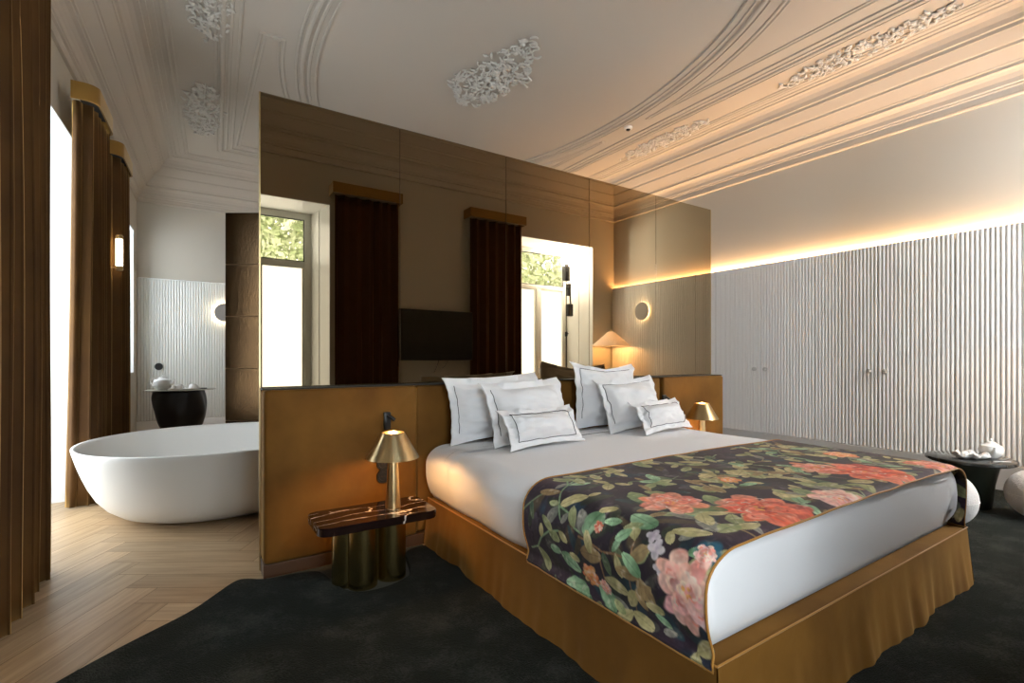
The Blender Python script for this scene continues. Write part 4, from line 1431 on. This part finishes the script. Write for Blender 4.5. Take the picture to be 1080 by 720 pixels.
def wl_pt(y, o_): return (XL(y) + o_, y)
def pel_left(y0, y1, o0, o1, r=.09):
    pts = [wl_pt(y0, o0)]
    for k in range(7):
        a = k / 6 * PI / 2
        pts.append(wl_pt(y0 + .03 + r - r * math.cos(a) if False else y0 + r * (1 - math.sin(a)) * 0 + r * (1 - math.cos(a)) * 1.0, o1 - r + r * math.sin(a)))
    pts += [wl_pt(y1 - r, o1)]
    for k in range(1, 7):
        a = k / 6 * PI / 2
        pts.append(wl_pt(y1 - r + r * math.sin(a), o1 - r + r * math.cos(a)))
    pts.append(wl_pt(y1, o0))
    return pts
CG = 'gold velvet curtains at the bath side windows'
# foreground curtain
curtain([wl_pt(2.9, .25), wl_pt(3.45, .24), wl_pt(3.93, .215)], 3.44, .012, 7, .068, M['curtain'], 'nearest brown-gold velvet curtain cropped by left edge of photo', CG, 3, pel=(3.44, 3.56, pel_left(2.86, 3.96, .10, .28)))
curtain([wl_pt(5.23, .09), wl_pt(5.22, .14), wl_pt(5.30, .205), wl_pt(5.62, .21), wl_pt(5.90, .21)], 3.30, .010, 7, .033, M['curtain'], 'gold velvet curtain right behind the left end of bathtub', CG, 5, pel=(3.30, 3.44, pel_left(5.17, 5.90, .09, .262)), skew=((-.075, .22), 2.2))
curtain([wl_pt(6.42, .10), wl_pt(6.42, .16), wl_pt(6.50, .21), wl_pt(6.80, .22), wl_pt(7.10, .22)], 3.30, .010, 6, .036, M['curtain'], 'dark gold velvet curtain farthest from camera, beyond the tube wall light', CG, 8, pel=(3.30, 3.44, pel_left(6.38, 7.13, .09, .262)))
def pel_front(x0, x1, o0, o1):
    # contour, going from x1 to x0 so inset is toward the wall
    return [(x1, YN + o0), (x1, YN + o1), (x0, YN + o1), (x0, YN + o0)]
CB = 'dark brown velvet curtains seen in the mirror'
curtain([(1.53, YN + .11), (1.98, YN + .11), (2.36, YN + .11)], 3.29, .012, 6, .042, M['curtain_back'], 'dark brown velvet curtain reflected left of the television', CB, 12, pel=(3.29, 3.42, pel_front(1.48, 2.38, 0.0, .22)))
curtain([(3.45, YN + .11), (3.9, YN + .11), (4.36, YN + .11)], 3.29, .012, 6, .042, M['curtain_back'], 'dark brown velvet curtain reflected right of the television', CB, 14, pel=(3.29, 3.42, pel_front(3.40, 4.38, 0.0, .22)))

# ------------------------------------------------------------------ television
t = thing('television', (2.87, YN, 1.55), 'black wall mounted flat television between curtains seen in mirror', 'television')
bm = bmesh.new(); box(bm, -.55, .55, .205, .24, -.345, .345, .006); obj('casing', bm, M['black'], t)
bm = bmesh.new(); box(bm, -.538, .538, .2405, .242, -.33, .333); obj('screen', bm, M['screen'], t, smooth=False)
bm = bmesh.new(); box(bm, -.2, .2, 0.001, .02, -.15, .15, .004); box(bm, -.04, .04, .02, .205, -.05, .05, .004); obj('bracket', bm, M['blackmatt'], t)
bm = bmesh.new(); tube(bm, [(.04, .20, -.34), (.045, .10, -.45), (.05, .01, -.52)], .004, 6); obj('cable', bm, M['black'], t)
bm = bmesh.new(); tube(bm, [(.18, .20, -.34), (.18, .10, -.42), (.18, .01, -.46)], .003, 6); obj('cable', bm, M['black'], t)

# ------------------------------------------------------------------ disc wall lights
def disc_light(x, y, z, rot, label, r=.15):
    t = thing('disc_wall_light', (x, y, z), label, 'wall light', 0, 'round backlit wall lights')
    R = Matrix.Rotation(rot, 4, 'Z') @ Matrix.Rotation(PI / 2, 4, 'X')   # local z -> -y then rotate
    bm = bmesh.new(); lathe(bm, [(0, .058), (r - .004, .058), (r, .054), (r, .048), (0, .046)], 48); bmesh.ops.transform(bm, matrix=R, verts=bm.verts); obj('disc', bm, M['disc'], t)
    bm = bmesh.new(); lathe(bm, [(r * .55, .010), (r * .80, .010), (r * .80, .040), (r * .55, .040), (r * .55, .010)], 40); bmesh.ops.transform(bm, matrix=R, verts=bm.verts); obj('light_ring', bm, M['ledw'], t)
    bm = bmesh.new(); lathe(bm, [(0, 0), (.05, 0), (.05, .046), (0, .046)], 24); bmesh.ops.transform(bm, matrix=R, verts=bm.verts); obj('mount', bm, M['white'], t)
disc_light(XS + .0, .714, 2.02, -PI / 2, 'round backlit disc wall light on fluted wall reflected above the paper lamp')
disc_light(.494, YF - .022, 2.0, 0, 'round backlit disc wall light on the far fluted wall beside tiled cabin')

# tube sconce between the curtains
sy = 6.33
sx = XL(sy)
t = thing('tube_wall_light', (sx, sy, 2.30), 'lit glass tube wall light with brass caps between the gold curtains', 'wall light')
lx_ = .238
bm = bmesh.new(); lathe(bm, [(0, -.135), (.028, -.135), (.028, .135), (0, .135)], 24, lx_, 0); obj('glass_tube', bm, M['tubeglow'], t)
bm = bmesh.new()
for s in (-1, 1):
    bm = bmesh.new(); lathe(bm, [(0, s * .135), (.034, s * .135), (.034, s * .150), (.030, s * .155), (.034, s * .165), (.024, s * .180), (0, s * .182)], 24, lx_, 0)
    obj('end_cap', bm, M['brass'], t)
bm = bmesh.new(); tube(bm, [(0.005, 0, -.152), (lx_ - .02, 0, -.152)], .004, 8); lathe(bm, [(0, -.157), (.008, -.157), (.008, -.147), (0, -.147)], 10, lx_ - .02, 0); box(bm, .0, .010, -.02, .02, -.18, -.12, .003); obj('bracket', bm, M['brass'], t)

# far wall socket
socket(-.41, YF - .022, 1.10, 'round black socket on the far fluted wall above the teapot', .055)
# ------------------------------------------------------------------ black sculptural table with tea things
def far_table():
    fx, fy, H = -.10, 8.35, .80
    t = thing('side_table', (fx, fy, 0), 'black sculptural table with thin pale top beyond the bath', 'table')
    bm = bmesh.new(); lathe(bm, [(0, H - .012), (.40, H - .012), (.425, H - .006), (.425, H), (.41, H + .002), (0, H + .002)], 56, 0, 0, 1, .7); obj('table_top', bm, pmat('pale_stone', (.32, .31, .25), .3), t)
    bm = bmesh.new()
    n, m_ = 48, 26
    rings = []
    for j in range(m_ + 1):
        tz = j / m_
        z = (H - .013) * tz
        r = .24 + .075 * math.sin(PI * min(1, max(0, (tz - .35) / .75))) ** .8 if tz > .35 else .24 + .03 * (1 - tz / .35)
        ring = []
        for k in range(n):
            a = 2 * PI * k / n
            rr = r * (1 + .16 * mnoise.noise(Vector((math.cos(a) * 1.6, math.sin(a) * 1.6, z * 3.2))) + .05 * math.sin(3 * a + z * 6))
            ring.append(bm.verts.new((rr * math.cos(a), rr * math.sin(a) * .8, z)))
        rings.append(ring)
    for a, b_ in zip(rings[:-1], rings[1:]):
        for k in range(n): bm.faces.new((a[k], a[(k + 1) % n], b_[(k + 1) % n], b_[k]))
    bm.faces.new(rings[0]); bm.faces.new(rings[-1])
    obj('pedestal', bm, M['black'], t, smooth='all')
    return fx, fy, H + .002
fx, fy, FH = far_table()
def teapot(x, y, z, label, s=1.0, rz=0):
    t = thing('teapot', (x, y, z), label, 'teapot', rz)
    bm = bmesh.new(); lathe(bm, [(0, 0), (.045 * s, 0), (.075 * s, .03 * s), (.085 * s, .065 * s), (.072 * s, .105 * s), (.035 * s, .125 * s), (0, .127 * s)], 32); obj('body', bm, M['porcelain'], t)
    bm = bmesh.new(); lathe(bm, [(.036 * s, .125 * s), (.03 * s, .135 * s), (.008 * s, .14 * s), (.006 * s, .148 * s), (.012 * s, .158 * s), (0, .165 * s)], 20); obj('lid', bm, M['porcelain'], t)
    bm = bmesh.new(); tube(bm, [(-.07 * s, 0, .05 * s), (-.11 * s, 0, .075 * s), (-.125 * s, 0, .11 * s)], [.016 * s, .011 * s, .008 * s], 12); obj('spout', bm, M['porcelain'], t)
    bm = bmesh.new(); tube(bm, [(.065 * s, 0, .10 * s), (.10 * s, 0, .125 * s), (.125 * s, 0, .085 * s), (.10 * s, 0, .04 * s), (.07 * s, 0, .035 * s)], .007 * s, 8); obj('handle', bm, M['porcelain'], t)
teapot(fx - .21, fy - .08, FH, 'round white porcelain teapot on the black table beyond the bath', 1.3, 2.6)
def cup(x, y, z, label, tray=False):
    t = thing('teacup', (x, y, z), label, 'cup', 0, 'white teacups on the black table')
    bm = bmesh.new(); lathe(bm, [(0, .066), (.028, .066), (.034, .062), (.052, .042), (.062, 0), (.058, 0), (.046, .036), (0, .056)], 28); obj('bowl', bm, M['porcelain'], t)
    bm = bmesh.new(); tube(bm, [(.056, 0, .014), (.084, 0, .021), (.076, 0, .046), (.048, 0, .048)], .005, 6); obj('handle', bm, M['porcelain'], t)
bm = bmesh.new(); lathe(bm, [(0, 0), (.15, 0), (.18, .010), (.178, .014), (.148, .005), (0, .005)], 40, 0, 0, 1, .6); o = obj('tray', bm, M['porcelain'], loc=(fx + .06, fy - .08, FH)); tag(o, 'oval white tray under the teacups on black table', 'tray')
cup(fx - .02, fy - .08, FH + .0065, 'upturned white teacup on the oval tray, nearer the teapot')
cup(fx + .145, fy - .07, FH + .0065, 'upturned white teacup on the oval tray, away from the teapot')
bm = bmesh.new(); box(bm, -.05, .05, -.045, .045, 0, .012, .003); o = obj('notebook', bm, M['black'], loc=(fx + .26, fy - .04, FH)); tag(o, 'small flat black notebook lying beside the teacup tray', 'notebook')

# ------------------------------------------------------------------ paper lamp in the near right corner
t = thing('console_table', (6.05, .30, .018), 'dark high round console table under paper shade lamp in corner', 'table')
bm = bmesh.new(); lathe(bm, [(0, .90), (.22, .90), (.23, .91), (.23, .93), (0, .93)], 40); obj('table_top', bm, M['plinth'], t)
for k in range(3):
    a = k * 2 * PI / 3 + .4
    bm = bmesh.new(); tube(bm, [(.18 * math.cos(a), .18 * math.sin(a), 0), (.15 * math.cos(a), .15 * math.sin(a), .9)], .014, 10); obj('leg', bm, M['black'], t)
t = thing('paper_lamp', (6.02, .33, .9485), 'lamp with wide pleated paper cone shade reflected in mirror corner', 'lamp')
bm = bmesh.new(); lathe(bm, [(0, 0), (.09, 0), (.09, .01), (.008, .016), (.007, .73), (0, .73)], 28); obj('stand', bm, M['brass'], t)
bm = bmesh.new()
n = 120
rg = []
for r, z in ((.33, .488), (.05, .735), (.047, .735), (.325, .488)):
    rg.append([bm.verts.new((r * (1 + (.012 if k % 2 else -.012)) * math.cos(2 * PI * k / n), r * (1 + (.012 if k % 2 else -.012)) * math.sin(2 * PI * k / n), z)) for k in range(n)])
for a, b_ in zip(rg[:-1], rg[1:]):
    for k in range(n): bm.faces.new((a[k], a[(k + 1) % n], b_[(k + 1) % n], b_[k]))
obj('lamp_shade', bm, M['paper'], t, smooth=False)
bm = bmesh.new(); lathe(bm, [(0, .735), (.02, .74), (.012, .75), (.016, .762), (0, .775)], 16); obj('finial', bm, M['brass'], t)
bm = bmesh.new(); lathe(bm, [(0, .575), (.022, .59), (.022, .61), (0, .635)], 20, .06, 0); obj('bulb', bm, M['bulb'], t)
ld = bpy.data.lights.new('lamp_light', 'POINT'); ld.energy = 24; ld.color = (1.0, .60, .26); ld.shadow_soft_size = .04
lo = bpy.data.objects.new('lamp_light', ld); C.objects.link(lo); lo.parent = t; lo.location = (.06, 0, .545)
socket(6.18, YN, 1.06, 'round black socket under the paper lamp, seen in the mirror', .05, 1)

# ------------------------------------------------------------------ light stand in the reflected window
t = thing('light_stand', (5.62, -.38, 0), 'tall black photographic light stand in the window seen in mirror', 'light stand')
bm = bmesh.new(); tube(bm, [(0, 0, .25), (0, 0, 1.66)], .013, 10); tube(bm, [(0, 0, 1.60), (0, 0, 2.60)], .009, 10); obj('pole', bm, M['black'], t)
bm = bmesh.new(); lathe(bm, [(.0, 1.62), (.025, 1.62), (.028, 1.66), (.025, 1.70), (0, 1.70)], 14); tube(bm, [(0, 0, 1.66), (.05, 0, 1.67)], .008, 8); obj('clamp', bm, M['black'], t)
for k in range(3):
    a = k * 2 * PI / 3 + .5
    bm = bmesh.new(); tube(bm, [(0, 0, .55), (.26 * math.cos(a), .26 * math.sin(a), .012)], .010, 8); obj('leg', bm, M['black'], t)
bm = bmesh.new(); box(bm, -.05, .05, -.05, .05, 2.60, 2.86, .012); tube(bm, [(0, 0, 2.86), (0, 0, 2.90)], [.05, .04], 14); obj('flash_head', bm, M['black'], t)
bm = bmesh.new(); lathe(bm, [(0, 2.90), (.045, 2.90), (.06, 2.94), (.055, 3.0), (.03, 3.03), (0, 3.035)], 20); obj('lamp_dome', bm, M['flash'], t)
ld = bpy.data.lights.new('dome_light', 'POINT'); ld.energy = 310; ld.color = (.97, .98, 1.0); ld.shadow_soft_size = .10
lo = bpy.data.objects.new('dome_light', ld); C.objects.link(lo); lo.parent = t; lo.location = (0, .0, 2.97)
bm = bmesh.new(); box(bm, .02, .13, -.04, .04, 1.98, 2.20, .01); box(bm, .03, .09, -.03, .03, 2.34, 2.56, .01); tube(bm, [(.01, 0, 2.5), (.09, 0, 2.35), (.10, 0, 2.2)], .014, 8); obj('battery_pack', bm, M['black'], t)

# ------------------------------------------------------------------ round table and poufs on the right
RT = (5.44, 1.37)
t = thing('coffee_table', (RT[0], RT[1], .018), 'round black marble low table with dark cone base near wardrobes', 'table')
bm = bmesh.new(); lathe(bm, [(0, .365), (.275, .365), (.290, .375), (.290, .395), (.283, .40), (0, .40)], 56); obj('table_top', bm, pmat('black_marble', (.012, .013, .013), .08, var=(6, (.03, .033, .03))), t)
bm = bmesh.new(); lathe(bm, [(0, 0), (.13, 0), (.135, .01), (.155, .2), (.19, .365), (0, .365)], 40); obj('base', bm, pmat('dark_green_bronze', (.022, .028, .020), .3, metal=.3), t)
ZT2 = .4185
teapot(RT[0] + .13, RT[1] - .10, ZT2, 'round white teapot on the black round table at right edge', .95, .4)
def plate_group(x, y):
    t = thing('shell_dish', (x, y, ZT2), 'crumpled white porcelain dish on the black round table', 'dish')
    bm = bmesh.new()
    n = 40
    rr = []
    for j, (r, z) in enumerate(((.0, .003), (.05, .003), (.085, .014), (.11, .038))):
        if r == 0: rr.append([bm.verts.new((0, 0, z))]); continue
        rr.append([bm.verts.new((r * (1 + .16 * math.sin(5 * a) + .06 * math.sin(11 * a)) * math.cos(a), r * (1 + .12 * math.sin(4 * a)) * math.sin(a), z * (1 + .4 * math.sin(6 * a)))) for a in [2 * PI * k / n for k in range(n)]])
    for a, b_ in zip(rr[:-1], rr[1:]):
        for k in range(n):
            k2 = (k + 1) % n
            if len(a) == 1: bm.faces.new((a[0], b_[k], b_[k2]))
            else: bm.faces.new((a[k], a[k2], b_[k2], b_[k]))
    o = obj('dish', bm, M['porcelain'], t, smooth='all'); md = o.modifiers.new('th', 'SOLIDIFY'); md.thickness = .004
    bm = bmesh.new()
    for (a, q, s) in ((.2, .03, .024), (2.2, .04, .028), (4.0, .035, .022)):
        bmesh.ops.create_uvsphere(bm, u_segments=14, v_segments=10, radius=s, matrix=Matrix.Translation((q * math.cos(a), q * math.sin(a), .03)))
    obj('sugar_bowl', bm, M['porcelain'], t, smooth='all')
plate_group(RT[0] - .06, RT[1] - .02)
bm = bmesh.new(); box(bm, -.012, .012, -.06, .06, 0, .002); o = obj('paper_tag', bm, M['porcelain'], loc=(RT[0] - .02, RT[1] - .20, ZT2), smooth=False); o.rotation_euler = (0, 0, .9); tag(o, 'small white paper tag near the edge of black round table', 'tag')
def pouf(x, y, rx, rz, label):
    t = thing('pouf', (x, y, .018), label, 'pouf', 0, 'round white boucle poufs')
    bm = bmesh.new()
    prof = []
    for k in range(25):
        a = -PI / 2 + PI * k / 24
        prof.append((rx * math.cos(a) ** .9 if 0 < k < 24 else 0, rz + rz * math.sin(a)))
    lathe(bm, prof, 48)
    obj('seat', bm, M['boucle'], t, smooth='all')
    bm = bmesh.new(); tube(bm, [(rx * 1.003 * math.cos(q * PI / 24), rx * 1.003 * math.sin(q * PI / 24), rz) for q in range(48)], .003, 5, closed=True); obj('seam', bm, M['boucle'], t)
pouf(4.68, 1.32, .190, .195, 'round white boucle pouf peeking out behind bed corner')
pouf(5.40, .94, .215, .190, 'round white boucle pouf cropped by right edge of photo')
